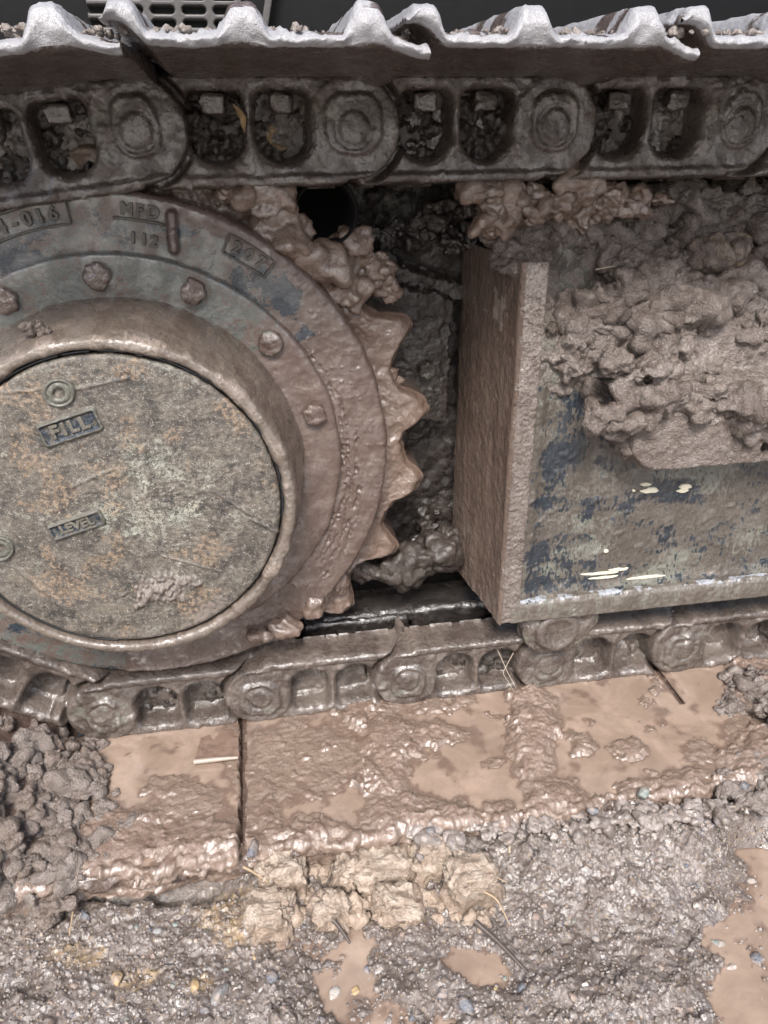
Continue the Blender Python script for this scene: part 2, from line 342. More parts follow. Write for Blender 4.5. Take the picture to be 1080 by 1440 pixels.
# ================================================================== GROUND
GZ = -.735
def axis(lo, hi, step, out, n):
    c = np.arange(lo, hi+step/2, step); g = np.geomspace(step*2, out, n).cumsum()
    g = g*(out/g[-1]); return np.concatenate([lo-g[::-1], c, hi+g])
def inell(px, py, e):
    cx, cy, rx, ry = e; return 1-np.hypot((px-cx)/rx, (py-cy)/ry)
gx = axis(-.32, .74, .00145, 60, 26); gy = axis(-.47, -.18, .00145, 60, 26)
GX, GY = np.meshgrid(gx, gy, indexing='ij')
def ground_height():
    cx0 = np.searchsorted(gx, -.3201); cx1 = cx0+len(np.arange(-.32, .74+.0007, .00145)); cy0 = np.searchsorted(gy, -.4701); cy1 = cy0+len(np.arange(-.47, -.18+.0007, .00145))
    H = np.full(GX.shape, GZ) + .012*fbm(GX, GY, 0, 3.0, 3, .5, 90)
    sl = (slice(cx0, cx1), slice(cy0, cy1)); U, V = GX[sl], GY[sl]
    h = GZ+.007*fbm(U, V, 0, 9, 3, .5, 91)+.004*fbm(U, V, 0, 28, 4, .55, 92)
    px, py = pix(U, V, np.full(U.shape, GZ))
    wob = 40*fbm(U, V, 0, 20, 5, .6, 93)
    pud = np.full(U.shape, -9.)
    for e in [(1085, 1350, 86, 150), (1050, 1235, 55, 110), (500, 1395, 36, 95), (545, 1435, 45, 40), (690, 1362, 38, 24), (455, 1325, 34, 14), (760, 1415, 30, 12), (990, 1146, 60, 10), (620, 1430, 22, 18), (30, 1385, 40, 30), (385, 1320, 40, 14)]:
        pud = np.maximum(pud, inell(px+wob, py+wob*.6, e)*min(e[2], e[3]))
    wet = sm(pud, -25, 15)
    h = h-.0078*sm(pud, -16, 16)+.002*(1-wet)
    rise = np.zeros(U.shape)
    for e, a in [((870, 1240, 260, 80), .016), ((160, 1300, 240, 60), .006), ((850, 1400, 190, 50), .008), ((640, 1240, 110, 60), .012), ((420, 1240, 100, 50), .01), ((90, 1390, 130, 60), .008), ((300, 1400, 130, 60), .005)]:
        rise = np.maximum(rise, a*sm(inell(px, py, e), 0, .8))
    h = h+rise+.040*sm(px, 500, 640)*sm(py, 1260, 1165)*(1-sm(px, 985, 1035)*sm(py, 1160, 1200))-.004*sm(px, 330, 400)*sm(px, 720, 640)*sm(py, 1320, 1230)
    rec = sm(inell(px, py, (215, 1248, 150, 34)), 0, .6); h = h-.03*rec
    dry = 1-wet
    m = dry*(1-rec)
    clod = .25+.75*sm(fbm(U, V, 0, 14, 3, .5, 95), -.15, .3)
    h = stamps(h, U, V, 420, .008, .021, m*clod, .6, .55, 2.0, .4, 201)
    h = stamps(h, U, V, 5200, .0028, .008, np.clip(m, .05, 1)*(.35+.65*clod), .75, .5, 2.2, .4, 202)
    h = stamps(h, U, V, 26000, .0014, .0034, np.clip(m+.02, .10, 1), .8, .5, 2.0, .3, 203)
    h = h+m*(.0010*fbm(U, V, 0, 130, 3, .5, 96))
    H[sl] = h
    d = np.full(GX.shape, .45); d[sl] = .12+.35*fbm(U, V, 0, 16, 3, .5, 98)-.25*wet+.2*clod
    oc = np.zeros(GX.shape); pp = np.zeros(U.shape)
    for e in [(110, 1210, 40, 36), (330, 1290, 90, 70), (110, 1350, 70, 36), (285, 1390, 30, 22), (190, 1375, 60, 30)]: pp = np.maximum(pp, sm(inell(px, py, e), -.2, .7))
    oc[sl] = pp*.55
    pale = np.full(GX.shape, .1); pale[sl] = .02+.35*sm(h-GZ, .002, .02)+.2*fbm(U, V, 0, 40, 3, .5, 99)
    return H, d, pale, oc
H, gd, gp, go_ = ground_height()
tag(grid('ground', np.stack([GX, GY, H], -1), M_ground, attrs=dict(dry=gd, pale=gp, ochre=go_), loc=(0, 0, GZ)), 'grey brown gravelly churned mud ground in front of the track', kind='structure')
def sheet(U, V, Hh, level, u0, u1, v0, v1):
    a, b_ = np.searchsorted(U[:, 0], [u0, u1]); c, d = np.searchsorted(V[0], [v0, v1]); sl = (slice(a, b_, 2), slice(c, d, 2)); u, v, h = U[sl], V[sl], Hh[sl]
    P = np.stack([u, v, np.full(u.shape, level)+.00015*pn(u*40, v*40, 0, 3)], -1)
    o = grid('puddle', P, M_water, attrs=dict(shallow=sm(level-h, .0028, .0)), vmask=h < level+.0015); o['kind'] = 'structure'; return o
def water(px0, py0, px1, py1, z):
    q = np.array([PZ(px0, py0, z), PZ(px1, py0, z), PZ(px1, py1, z), PZ(px0, py1, z)])
    return sheet(GX, GY, H, z, max(q[:, 0].min(), -.32), min(q[:, 0].max(), .74), max(q[:, 1].min(), -.47), min(q[:, 1].max(), -.205))
water(930, 1100, 1130, 1500, GZ-.0045); water(395, 1290, 620, 1500, GZ-.0045); water(622, 1310, 830, 1460, GZ-.0045)

# ================================================================== TRACK SECTIONS (link + shoe, one thing each)
PITCH = .19; HB = -.640503
def sdf_link(u, w):
    body = rbox(u, w, .097, .0035, .097, .0475, .014)
    s = np.minimum(np.hypot(u, w)-.046, body)
    s = np.minimum(s, np.hypot(u-PITCH, w)-.040)
    return s
def win(u, w, c, grow=0.):
    q = rbox(u, w, c, -.001, .0245+grow, .029+grow, .022)
    q2 = rbox(u, w, c, -.012, .0245+grow, .018+grow, .009)
    return np.minimum(q, q2)
def section(A, ang, flip180, res, label, group, seed, upper, dryness=.3):
    """A: pin position (x, z) of the proud end; ang: direction of the link; rail side is +w"""
    ca, sa = math.cos(ang), math.sin(ang)
    ux = np.array([ca, sa]); wx = np.array([-sa, ca])
    def to(u, w, y): return np.stack([A[0]+u*ux[0]+w*wx[0], y, A[1]+u*ux[1]+w*wx[1]], -1)
    base = to(np.float64(0), np.float64(0), np.float64(0))
    T = thing('track_section', label, 'track section', tuple(base), group)
    us = np.arange(-.052, .236, res); ws = np.arange(-.050, .057, res)
    Um, Wm = np.meshgrid(us, ws, indexing='ij')
    pu = Um+.0011*pn(Um*60, Wm*60, seed*1.7, seed); pw_ = Wm+.0011*pn(Um*60, Wm*60, seed*2.9, seed+1)
    s = sdf_link(pu, pw_)
    d = np.zeros(Um.shape)
    rB = np.hypot(pu, pw_); rE = np.hypot(pu-PITCH, pw_)
    cut = sm(pu-.118+.35*np.maximum(rE-.049, 0), .032, .024) if False else sm(rE, .0525, .0475)
    cut = np.maximum(cut, sm(pu, PITCH-.012, PITCH-.004))
    d -= (.015 if upper else .021)*cut
    d += .0025*sm(rB, .0455, .0385)*(pu < .05)
    d += .0045*sm(rbox(pu, pw_, 0.0, -.003, .026-.003*(seed % 3), .025, .018), .002, -.003)
    d -= .0016*sm(np.abs(rB-.0165), .0032, .0008)
    d += .0015*sm(rB, .014, .011)
    d += .0045*sm(pw_, .036, .041)*(1-cut)
    d -= .010*sm(pw_, .0445, .0515)
    w1, w2 = win(pu, pw_, .0635), win(pu, pw_, .122)
    ww = np.minimum(w1, w2)
    d -= .004*sm(ww, .006, .0)
    d -= .030*sm(ww, .001, -.0022)
    d -= .034*sm(s, -.004, .0015)**1.5
    X3 = to(Um, Wm, np.zeros(Um.shape))
    wx_, wz_ = X3[..., 0], X3[..., 2]
    mudm = sm(fbm(wx_, wz_, seed, 18, 3, .5, seed+3), -.2, .35)
    nz = .0013*fbm(wx_, wz_, seed, 80, 4, .55, seed+4)+.0052*mudm*np.maximum(fbm(wx_, wz_, seed, 45, 3, .5, seed+5), -.1)
    d = d+nz*sm(s, .0, -.004)
    d = stamps(d, Um, Wm, 260, .0012, .0042, mudm*sm(ww, -.001, .003)*(s < -.003), .6, .5, 2.2, .35, seed+40)
    Y = -d
    vm = s < .0012
    dry = dryness+.5*mudm-.2
    film = .05+.35*sm(rB, .05, .03)*(.5+.5*mudm)
    pale = .18*sm(pw_, .034, .042)+.12*mudm
    grid('link_plate', to(Um, Wm, Y), M_link, T, dict(dry=dry, film=film, pale=pale), vmask=vm, flip=False)
    nuts = []
    # mud packed into the two windows
    for k, c in enumerate((.0635, .122)):
        a = np.arange(c-.029, c+.029, res*1.2); b = np.arange(-.034, .034, res*1.2); Ua, Wa = np.meshgrid(a, b, indexing='ij')
        sw = win(Ua, Wa, c); g = np.random.default_rng(seed*7+k)
        depth = -.026+.010*fbm(Ua, Wa, seed+k*5.5, 45, 3, .5, seed+60+k)-.002
        depth -= .012*g.random()+(0 if upper else .016*g.random()); tilt = g.uniform(-.25, .45); depth += (-Wa)*tilt*.5 if not upper else Wa*tilt*.4
        depth = stamps(depth, Ua, Wa, 70, .003, .011, None, .75, .5, 1.8, .45, seed*5+70+k, sink=.2)
        depth = stamps(depth, Ua, Wa, 120, .0014, .004, None, .7, .5, 2., .4, seed*5+90+k)
        depth = np.minimum(depth, -.003)
        oc = 1.1*sm(np.hypot(Ua-c, (Wa-.006)*1.2)-.014, .004, -.004) if (upper and abs(base[0]-.19) < .01 and k == 0) else 0
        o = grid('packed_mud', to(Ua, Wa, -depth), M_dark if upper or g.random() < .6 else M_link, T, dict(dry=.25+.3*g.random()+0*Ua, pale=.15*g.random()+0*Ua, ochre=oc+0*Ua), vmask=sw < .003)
        if upper:
            nV, nF = ico(4); nV = np.sign(nV)*np.abs(nV)**.45; nV = nV/np.abs(nV).max(0)*np.array([.0115, .0085, .0085])
            Q = to(c+nV[:, 0]+.002*(g.random()-.5), nV[:, 2]-.0205, .0115+nV[:, 1]+.004*g.random())
            Q += .0022*np.stack([fbm(Q[:, 0], Q[:, 1], Q[:, 2], 70, 3, .55, seed+k+m_) for m_ in range(3)], -1); nuts.append((Q, nF))
    # inner (far) link, plain plate with the same outline
    us2 = np.arange(-.05, .234, .005); ws2 = np.arange(-.05, .058, .005); Ub, Wb = np.meshgrid(us2, ws2, indexing='ij'); sb = sdf_link(Ub, Wb)
    dep = -.034*sm(sb, -.005, .003)-.015*sm(np.minimum(win(Ub, Wb, .0635), win(Ub, Wb, .122)), .003, -.003)
    grid('far_link_plate', to(Ub, Wb, .100-dep+.001*pn(Ub*80, Wb*80, seed, 2)), M_dark, T, dict(dry=.2), vmask=sb < .005)
    # bushing
    th = np.linspace(0, 2*math.pi, 29)[:-1]; yy = np.linspace(.02, .12, 6); Th, Yy = np.meshgrid(th, yy, indexing='ij')
    grid('bushing', to(.019*np.cos(Th), .019*np.sin(Th), Yy), M_dark, T, dict(dry=.2), closeu=True)
    # shoe: triple grouser plate
    M = 110
    u = np.linspace(-.026, .180, M)
    def g(c, a=.0055, b=.0175): return 1-sm(np.abs(u-c), a, b)
    out = -.0580-.0165*np.maximum(np.maximum(g(.0145), g(.0935)), g(.1675, .0055, .016))
    out += .008*sm(u, .002, -.026)
    inn = (-.0490 if upper else -.045)+(.007 if upper else 0)*sm(u, .004, -.022)-.014*sm(u, .150, .172)
    out = np.minimum(out, inn-.0035)
    if upper:
        ys = np.concatenate([np.arange(-.2005, -.17, .0022), np.arange(-.17, .0, .009), np.linspace(.0, .335, 14)])
    else:
        ys = np.concatenate([np.arange(-.2005, -.18, .0025), np.linspace(-.178, .335, 14)])
    UU, YY = np.meshgrid(u, ys, indexing='ij')
    near = sm(YY, -.196, -.2005)
    O = np.broadcast_to(out[:, None], UU.shape).copy(); I = np.broadcast_to(inn[:, None], UU.shape).copy()
    wX = to(UU, O, YY)
    crust = sm(O, -.077, -.064)
    O -= (.0014+.0040*crust*sm(fbm(wX[..., 0], wX[..., 1], 0, 30, 3, .5, seed+86), -.1, .3))*np.maximum(fbm(wX[..., 0], wX[..., 1], wX[..., 2], 70, 4, .6, seed+80), -.12)+.002*near*0
    O -= (.0008*crust+.0002)*fbm(wX[..., 0], wX[..., 1], wX[..., 2], 240, 2, .6, seed+81, 'b')
    I += .0012*fbm(wX[..., 0], wX[..., 1], 0, 40, 3, .5, seed+82)
    I += (.009*sm(YY, -.17, -.01) if upper else 0)
    mid = (O+I)/2; rnd = .75*near; O2 = O+(mid-O)*rnd*.35; I2 = I+(mid-I)*rnd*.35
    ye = YY-.0015*(1-near)*0+.0012*fbm(UU, YY, 0, 60, 3, .5, seed+83)*sm(YY, -.17, -.2)
    loop = np.concatenate([to(UU, O2, ye), to(UU, I2, ye)[::-1]], 0)
    skylit_pale = np.concatenate([1.0-.9*sm(fbm(wX[..., 0], wX[..., 1], 0, 22, 3, .55, seed+87), .1, .4), np.broadcast_to(.0+.9*near, UU.shape)[::-1]], 0)  # bright tops and front edges: sky light painted in as a pale tone
    K = 7; capP = np.zeros((M, K, 3))
    for k in range(K):
        t = k/(K-1); yb = ye[:, 0]-.004*math.sin(math.pi*t)+.0032*fbm(u, t*.02, 0, 90, 4, .6, seed+84)*math.sin(math.pi*t)
        capP[:, k] = to(u, O2[:, 0]*(1-t)+I2[:, 0]*t, yb)
    V1 = loop.reshape(-1, 3); q1 = quads(2*M, len(ys), closeu=True); V2 = capP.reshape(-1, 3); q2 = quads(M, K)+len(V1)
    V = np.concatenate([V1, V2]); q = np.concatenate([q1, q2])
    pal = np.concatenate([skylit_pale.ravel(), np.full(len(V2), 1.1)]) if upper else np.zeros(len(V))
    SH = put('track_shoe', V, q, M_shoe if upper else M_mud, T, True, dict(dry=np.full(len(V), .25), pale=pal))
    for Q, nF in nuts: put('shoe_nut', Q, nF, M_link, SH, True, dict(dry=np.full(len(Q), .0)))
    return T

TOPL = ['upper track section at the far left, its link tilting down over the sprocket',
        'upper track section with a yellow clay patch in its window, above the sprocket disc',
        'upper track section over the dark gap between the sprocket and the frame',
        'upper track section above the frame mud heap with a plain round pin end',
        'upper track section cut off by the right edge of the photo']
a0 = math.atan2(-.022+0, -.187)
section((0., 0.), math.pi+math.radians(6.7), True, .0014, TOPL[0], 'track sections of the upper run', 11, True)
TOPL += ['upper track section just beyond the right edge of the view', 'upper track section farthest to the right, outside the view']
for i in range(1, 7):
    section((PITCH*i, 0.), math.pi, True, .0014 if i < 5 else .003, TOPL[i], 'track sections of the upper run', 11+i, True)
BOTL = ['lower track section climbing at the far left under the round cover',
        'lower track section with a brown leaf scrap lying on its flooded shoe',
        'lower track section with a rough mud coated shoe right of the long dark joint',
        'lower track section with a dirty straw tuft hanging over its right window',
        'lower track section directly beneath the roller block, shoe flooded smoothly',
        'lower track section at the right with open dark windows and mud clods']
section((-.295, -.536), math.atan2(-.1045, .16), False, .0019, BOTL[0], 'track sections of the lower run', 31, False, .4)
BOTL += ['lower track section just beyond the right edge of the view', 'lower track section farthest to the right, outside the view']
for i in range(7):
    section((-.135+PITCH*i, HB), 0., False, .0017 if i < 5 else .003, BOTL[i+1], 'track sections of the lower run', 32+i, False, .45)

# ================================================================== MUD SHEET AND WATER ON THE LOWER SHOES
SZ = -.681
su = np.arange(-.42, 1.12, .0017); sv = np.arange(-.250, .012, .0015)
SU, SS = np.meshgrid(su, sv, indexing='ij'); SV = np.maximum(SS, -.205)
def shoe_mud():
    px, py = pix(SU, SV, np.full(SU.shape, SZ))
    wob = 16*fbm(SU, SV, 0, 26, 4, .6, 111); wob2 = 16*fbm(SU, SV, 5, 26, 4, .6, 112)
    h = -.0026+.0034*fbm(SU, SS, 0, 24, 4, .5, 113)
    zones = np.zeros(SU.shape)
    for e, a in [((0, 1130, 105, 190), 1.5), ((60, 1010, 60, 40), .8), ((130, 1180, 130, 60), 1.0), ((300, 1190, 120, 50), 1.0), ((270, 1140, 80, 40), .55), ((235, 1105, 40, 18), .7),
                 ((430, 1070, 105, 70), .55), ((430, 1175, 120, 26), .8), ((365, 1150, 36, 60), .7), ((540, 1060, 42, 90), 1.1), ((560, 1150, 60, 45), 1.0), ((505, 1000, 36, 34), 1.2),
                 ((600, 1035, 50, 24), .95), ((625, 990, 60, 10), .6), ((750, 1040, 38, 80), 1.2), ((735, 985, 30, 30), 1.1), ((775, 1120, 50, 34), 1.0), ((650, 1160, 120, 34), 1.1),
                 ((818, 1042, 22, 24), .9), ((858, 1054, 12, 10), .7), ((888, 1052, 24, 18), .9), ((910, 1022, 12, 8), .6), ((880, 1106, 20, 14), .8), ((840, 1152, 120, 18), .9), ((920, 968, 14, 14), .7),
                 ((1060, 960, 46, 44), 1.3), ((1075, 1080, 70, 80), 1.3), ((960, 1120, 70, 44), .95), ((1010, 1130, 90, 40), 1.1), ((985, 1062, 30, 16), .6), ((900, 985, 10, 6), .5), ((690, 1005, 12, 8), .6), ((690, 1075, 16, 8), .5), ((85, 960, 60, 30), .5)]:
        zones = np.maximum(zones, a*sm(inell(px+wob, py+wob2, e), -.25, .55))
    zones = np.maximum(zones, .9*sm(SS, -.188, -.199))
    h = h+.0078*np.minimum(zones, 1.1)+.010*np.maximum(zones-1.0, 0)*2
    zc = np.clip(zones, 0, 1)
    h = stamps(h, SU, SS, 1500, .004, .014, zc**2*.8, .42, .6, 2.0, .5, 301)
    h = stamps(h, SU, SS, 7000, .0018, .0052, zc*.8+.02, .6, .5, 2.2, .45, 302)
    h = stamps(h, SU, SS, 9000, .0012, .0026, np.clip(zc*.8+.06, 0, 1), .85, .5, 2.2, .3, 303)
    h = h+(.15+.85*zc)*(.0010*fbm(SU, SS, 0, 110, 3, .5, 114))
    fr = sm(SS, -.185, -.2)*sm(SS, -.246, -.225)
    h = h+fr*(.009*fbm(SU, SS*1.3, 0, 26, 3, .5, 121)-.003)
    h = stamps(h, SU, SS, 5000, .004, .010, fr*.5*sm(fbm(SU, SS, 0, 16, 2, .5, 122), -.1, .25), .4, .6, 2.0, .55, 305)
    h = stamps(h, SU, SS, 12000, .0016, .0036, fr*.6, .55, .5, 2.0, .4, 306)
    # joints between shoes that stay open
    def groove(x, y0, y1, w, dep):
        xx = SU-x-.0035*fbm(SU, SV, 0, 30, 4, .6, 116)
        return dep*sm(np.abs(xx), w, w*.35)*sm(SS, y0, y0+.012)*sm(SS, y1, y1-.012)
    top = sm(SS, -.203, -.196)
    h2 = h-groove(.029, -.23, .03, .0042, .024)*(1-.5*sm(zones, .8, 1.2))-groove(.600, -.066, .03, .0048, .045)
    bend = 3.5e-3; q = np.clip((-.199-SS)/bend, 0, math.pi/2); down = np.maximum(-.199-SS-bend*math.pi/2, 0)
    wav = .010*fbm(SU, SS*.8, 0, 20, 4, .5, 117)+.006*fbm(SU, 0*SU, 0, 7, 2, .5, 119)
    y = np.maximum(SS, -.199)-bend*np.sin(q)+wav*sm(SS, -.17, -.2); z = SZ-bend*(1-np.cos(q))-down
    cav = .016*sm(SS, -.207, -.240)                     # undercut towards the ground
    return y-h2*np.sin(q)+cav, z+h2*np.cos(q), zc, h
ys_, z, zc, hS = shoe_mud()
tag(grid('mud_sheet', np.stack([SU, ys_, z], -1), M_slurry, attrs=dict(dry=.1+.4*zc, pale=.36*zc**2*sm(hS, .006, .02), silt=.7*sm(hS, .006, .0015)*sm(hS, -.002, .0015), ochre=.0*hS), loc=(.2, -.1, SZ)),
    'wet brown mud and clods lying over the lower track shoes', kind='stuff')
hw = np.where((SS < -.2) | ((np.abs(SU-.600) < .0065) & (SS > -.064)), 9., SZ+hS)
for x0, x1 in [(-.165, .026), (.034, 1.10)]:
    sheet(SU, SS, hw, SZ, x0, x1, -.199, .006)

# ================================================================== SPROCKET AND FINAL DRIVE
CX, CZ = -.051, -.318
D = thing('final_drive', 'muddy final drive with round mottled cover, bolted flange and toothed sprocket', 'final drive', (CX, 0, CZ))
def polar(name, prof, mat, parent, dens=.0013, disp=None, attrs=None, vis=(-100, 130), closed=True):
    """revolve prof [(r, y)] about the drive axis; dense where the camera looks"""
    rmax = max(p[0] for p in prof); st = dens/rmax
    a = np.arange(math.radians(vis[0]), math.radians(vis[1]), st); b = np.arange(math.radians(vis[1]), math.radians(vis[0]+360), .05)
    th = np.concatenate([a, b]); pr = [prof[0]]
    for p, q in zip(prof[:-1], prof[1:]):
        n = max(1, int(math.hypot(q[0]-p[0], q[1]-p[1])/dens))
        pr += [(p[0]+(q[0]-p[0])*k/n, p[1]+(q[1]-p[1])*k/n) for k in range(1, n+1)]
    pr = np.array(pr); t = np.gradient(pr, axis=0); t /= np.linalg.norm(t, axis=1)[:, None]+1e-9
    nr = np.stack([-t[:, 1], t[:, 0]], 1)
    k = np.ones(5)/5; nr = np.stack([np.convolve(np.pad(nr[:, i], 2, 'edge'), k, 'valid') for i in (0, 1)], 1)
    Th = th[:, None]; R = np.broadcast_to(pr[None, :, 0], (len(th), len(pr))); Y = np.broadcast_to(pr[None, :, 1], R.shape); Th = np.broadcast_to(Th, R.shape)
    at = {}
    if disp is not None:
        d, at = disp(Th, R, Y, CX+R*np.cos(Th), CZ+R*np.sin(Th))
        R = R+d*nr[None, :, 0]; Y = Y+d*nr[None, :, 1]
    P = np.stack([CX+R*np.cos(Th), Y, CZ+R*np.sin(Th)], -1)
    return grid(name, P, mat, parent, at, closeu=True, flip=True)
deg = np.degrees
# cover
YC = -.100
def d_cover(Th, R, Y, x, z):
    d = .0006*fbm(x, z, 0, 60, 4, .6, 401)+.0005*fbm(x, z, 0, 300, 3, .6, 402)
    cl = np.hypot((x+.026)/.036, (z+.408-.12*(x+.026))/.017)
    m = sm(cl+.5*fbm(x, z, 0, 60, 3, .6, 403), 1.15, .6)
    d = d+m*(.004+.004*fbm(x, z, 0, 90, 3, .6, 404, 'b')+.002*fbm(x, z, 0, 300, 3, .6, 408, 'b'))
    for (x0, z0, x1, z1, w) in [(-.135, -.198, -.10, -.197, .0013), (-.068, -.198, -.025, -.191, .0014), (-.02, -.37, .035, -.395, .001), (.03, -.30, .07, -.335, .0012), (.072, -.34, .098, -.36, .0016), (-.09, -.29, -.05, -.275, .0012), (-.155, -.37, -.12, -.42, .0022)]:
        t = np.clip(((x-x0)*(x1-x0)+(z-z0)*(z1-z0))/((x1-x0)**2+(z1-z0)**2), 0, 1); dd = np.hypot(x-x0-t*(x1-x0), z-z0-t*(z1-z0))
        d = d+.0014*sm(dd, w*1.3, w*.3)
    rim = sm(R, .140, .15); bot = sm(np.abs((deg(Th)+75+180) % 360-180), 60, 20)
    pal = .34*sm(np.hypot((x+.02)/.10, (z+.305)/.075), 1.1, .1)+.15*fbm(x, z, 0, 14, 3, .5, 405)
    oc = sm(fbm(x, z, 0, 22, 3, .5, 406), .05, .4)
    return d, dict(pale=pal, ochre=oc, dry=.95*m+.5*bot*sm(R, .10, .15)+.25*sm(fbm(x, z, 0, 18, 4, .55, 407), 0, .5))
polar('cover_plate', [(.148, YC+.012), (.1492, YC+.004), (.1478, YC+.0008), (.145, YC), (.05, YC-.0004), (.001, YC-.0004)], M_cover, D, .0015, d_cover)
# snap ring in the groove: broken arcs
for (a0_, a1_) in [(47, 77), (79.5, 88), (91, 99.5), (101, 140), (-8, 42), (-100, -150)]:
    n = int(abs(a1_-a0_)*1.2)+2; th = np.radians(np.linspace(a0_, a1_, n)); pth = np.stack([CX+.1513*np.cos(th), np.full(n, YC+.0045), CZ+.1513*np.sin(th)], -1)
    Vt, qt = tube_vf(pth, .0014, 6); put('retaining_ring', Vt, qt, M_black, D)
# drum
def d_drum(Th, R, Y, x, z):
    a = deg(Th); lipz = sm(Y, YC+.02, YC+.004)
    d = .0007*fbm(x, z, Y, 34, 4, .5, 411)+.0005*fbm(x, z, Y*.5, 170, 3, .6, 412)
    m = sm(fbm(x, z, Y, 26, 3, .5, 413), .0, .4)
    d = d+.0014*m
    rt = sm(np.abs(((a-5+180) % 360)-180), 60, 15)*lipz
    d = d+rt*(.0010+.0012*fbm(x, z, Y, 50, 3, .5, 414))
    lo = sm(np.abs(((a+60+180) % 360)-180), 45, 15)*lipz
    d = d+lo*(.0008+.0016*fbm(x, z, Y, 60, 3, .5, 415))
    return d, dict(dry=.35+.35*lipz+.2*m, pale=.42*lipz*(.6+.4*m)+.1*m, film=.18*sm(a, 60, 100)*lipz)
polar('drum', [(.179, .004), (.176, -.030), (.171, -.060), (.1665, -.080), (.1645, YC+.010), (.1635, YC+.002), (.1615, YC-.0018), (.157, YC-.0026), (.1545, YC-.0015), (.1532, YC+.002), (.1528, YC+.016), (.146, YC+.018)], M_drum, D, .0018, d_drum)
# bolted flange ring
def d_fl(Th, R, Y, x, z):
    a = deg(Th); up = sm(a, 28, 50)*sm(a, 175, 150)
    mud = 1-up
    d = .0006*fbm(x, z, 0, 60, 4, .55, 421)+mud*(.0016+.0026*fbm(x, z, 0, 26, 3, .45, 422)+.0004*fbm(x, z, 0, 160, 2, .5, 423))
    return d, dict(film=.62*up+.1*fbm(x, z, 0, 20, 3, .5, 424), dry=.3+.2*up, paint=.12*up)
polar('flange_ring', [(.2185, .003), (.2175, -.004), (.2155, -.006), (.21, -.0065), (.172, -.0065)], M_disc, D, .0015, d_fl)
# sprocket disc
def d_disc(Th, R, Y, x, z):
    a = deg(Th); up = sm(a, 33, 50)*sm(a, 165, 140)
    wv = 8*fbm(x, z, 0, 16, 3, .5, 431)
    mud = sm(a+wv, 48, 30)+sm(R, .250, .264)*sm(a, 95, 60); mud = np.clip(mud, 0, 1)
    d = .0005*fbm(x, z, 0, 70, 4, .55, 432)+mud*(.0020+.0018*fbm(x, z, 0, 24, 4, .5, 433)+.0006*fbm(x, z, 0, 140, 3, .6, 434))
    # drying cracks, roughly parallel to the rim
    lines = np.zeros(x.shape)
    for k, (rr, a0, a1) in enumerate([(.228, -40, 22), (.236, -38, 10), (.243, -42, -4), (.233, -36, -6), (.250, -45, -14), (.222, -30, 36)]):
        off = .004*fbm(x, z, k*3.3, 28, 4, .65, 435+k)+.0018*fbm(x, z, k, 160, 2, .6, 445+k)
        lines = np.maximum(lines, sm(np.abs(R-rr-off), .0013, .0003)*sm(a, a0, a0+8)*sm(a, a1, a1-8)*sm(fbm(x, z, k, 40, 2, .5, 455), -.35, -.05))
    d = d-.0030*lines
    # droplets
    g = np.random.default_rng(5)
    for _ in range(420):
        ta = math.radians(g.uniform(-55, 110)); ra = g.uniform(.222, .268); s = g.uniform(.0007, .0018)
        j0 = np.searchsorted(Th[:, 0][:900], ta) if False else None
        i = int((ta-Th[0, 0])/(Th[1, 0]-Th[0, 0])); w = int(.004/R.max()/(Th[1, 0]-Th[0, 0]))+3
        sl = slice(max(i-w, 0), i+w); dx = (x[sl]-(CX+ra*math.cos(ta))); dz = (z[sl]-(CZ+ra*math.sin(ta)))
        d[sl] += s*.7*np.sqrt(np.clip(1-(dx*dx+dz*dz)/(s*s), 0, 1))*(mud[sl] > .3)
    # raised bar
    bx, bz = .0195, -.085; bar = sm(rbox(x-.06*(z+.085), z, bx, bz, .0050, .0195, .0048), .0015, -.003); d = d+.009*bar*(1+.3*fbm(x, z, 0, 90, 2, .5, 466))
    pa = .6*sm(fbm(x, z, 0, 30, 3, .55, 461), .0, .4)+.42*sm(np.abs(R-.240), .016, .004)*sm(fbm(x, z, 0, 14, 2, .5, 462), -.3, .1)
    wq = .012*fbm(x, z, 0, 40, 4, .6, 465); pb = .75*sm(np.hypot(x-.139+wq, (z+.186+wq)*1.2), .014, .006)+.62*sm(np.hypot(x-.118+wq, z+.150), .024, .004)+.55*sm(np.hypot((x+.14)/2.2, z+.105+wq), .03, .008)+.45*sm(np.hypot((x-.085)/2., z+.125+wq), .03, .008)
    u2 = (1-mud)
    return d, dict(film=.50*u2*(1-bar), dry=.22+.15*u2, paint=np.clip(pa*u2*.8+pb, 0, 1)*(1-bar), pale=.05)
polar('sprocket_disc', [(.258, .048), (.2705, .046), (.2705, .012), (.2695, .006), (.267, .0035), (.262, .003), (.214, .003)], M_disc, D, .0015, d_disc)
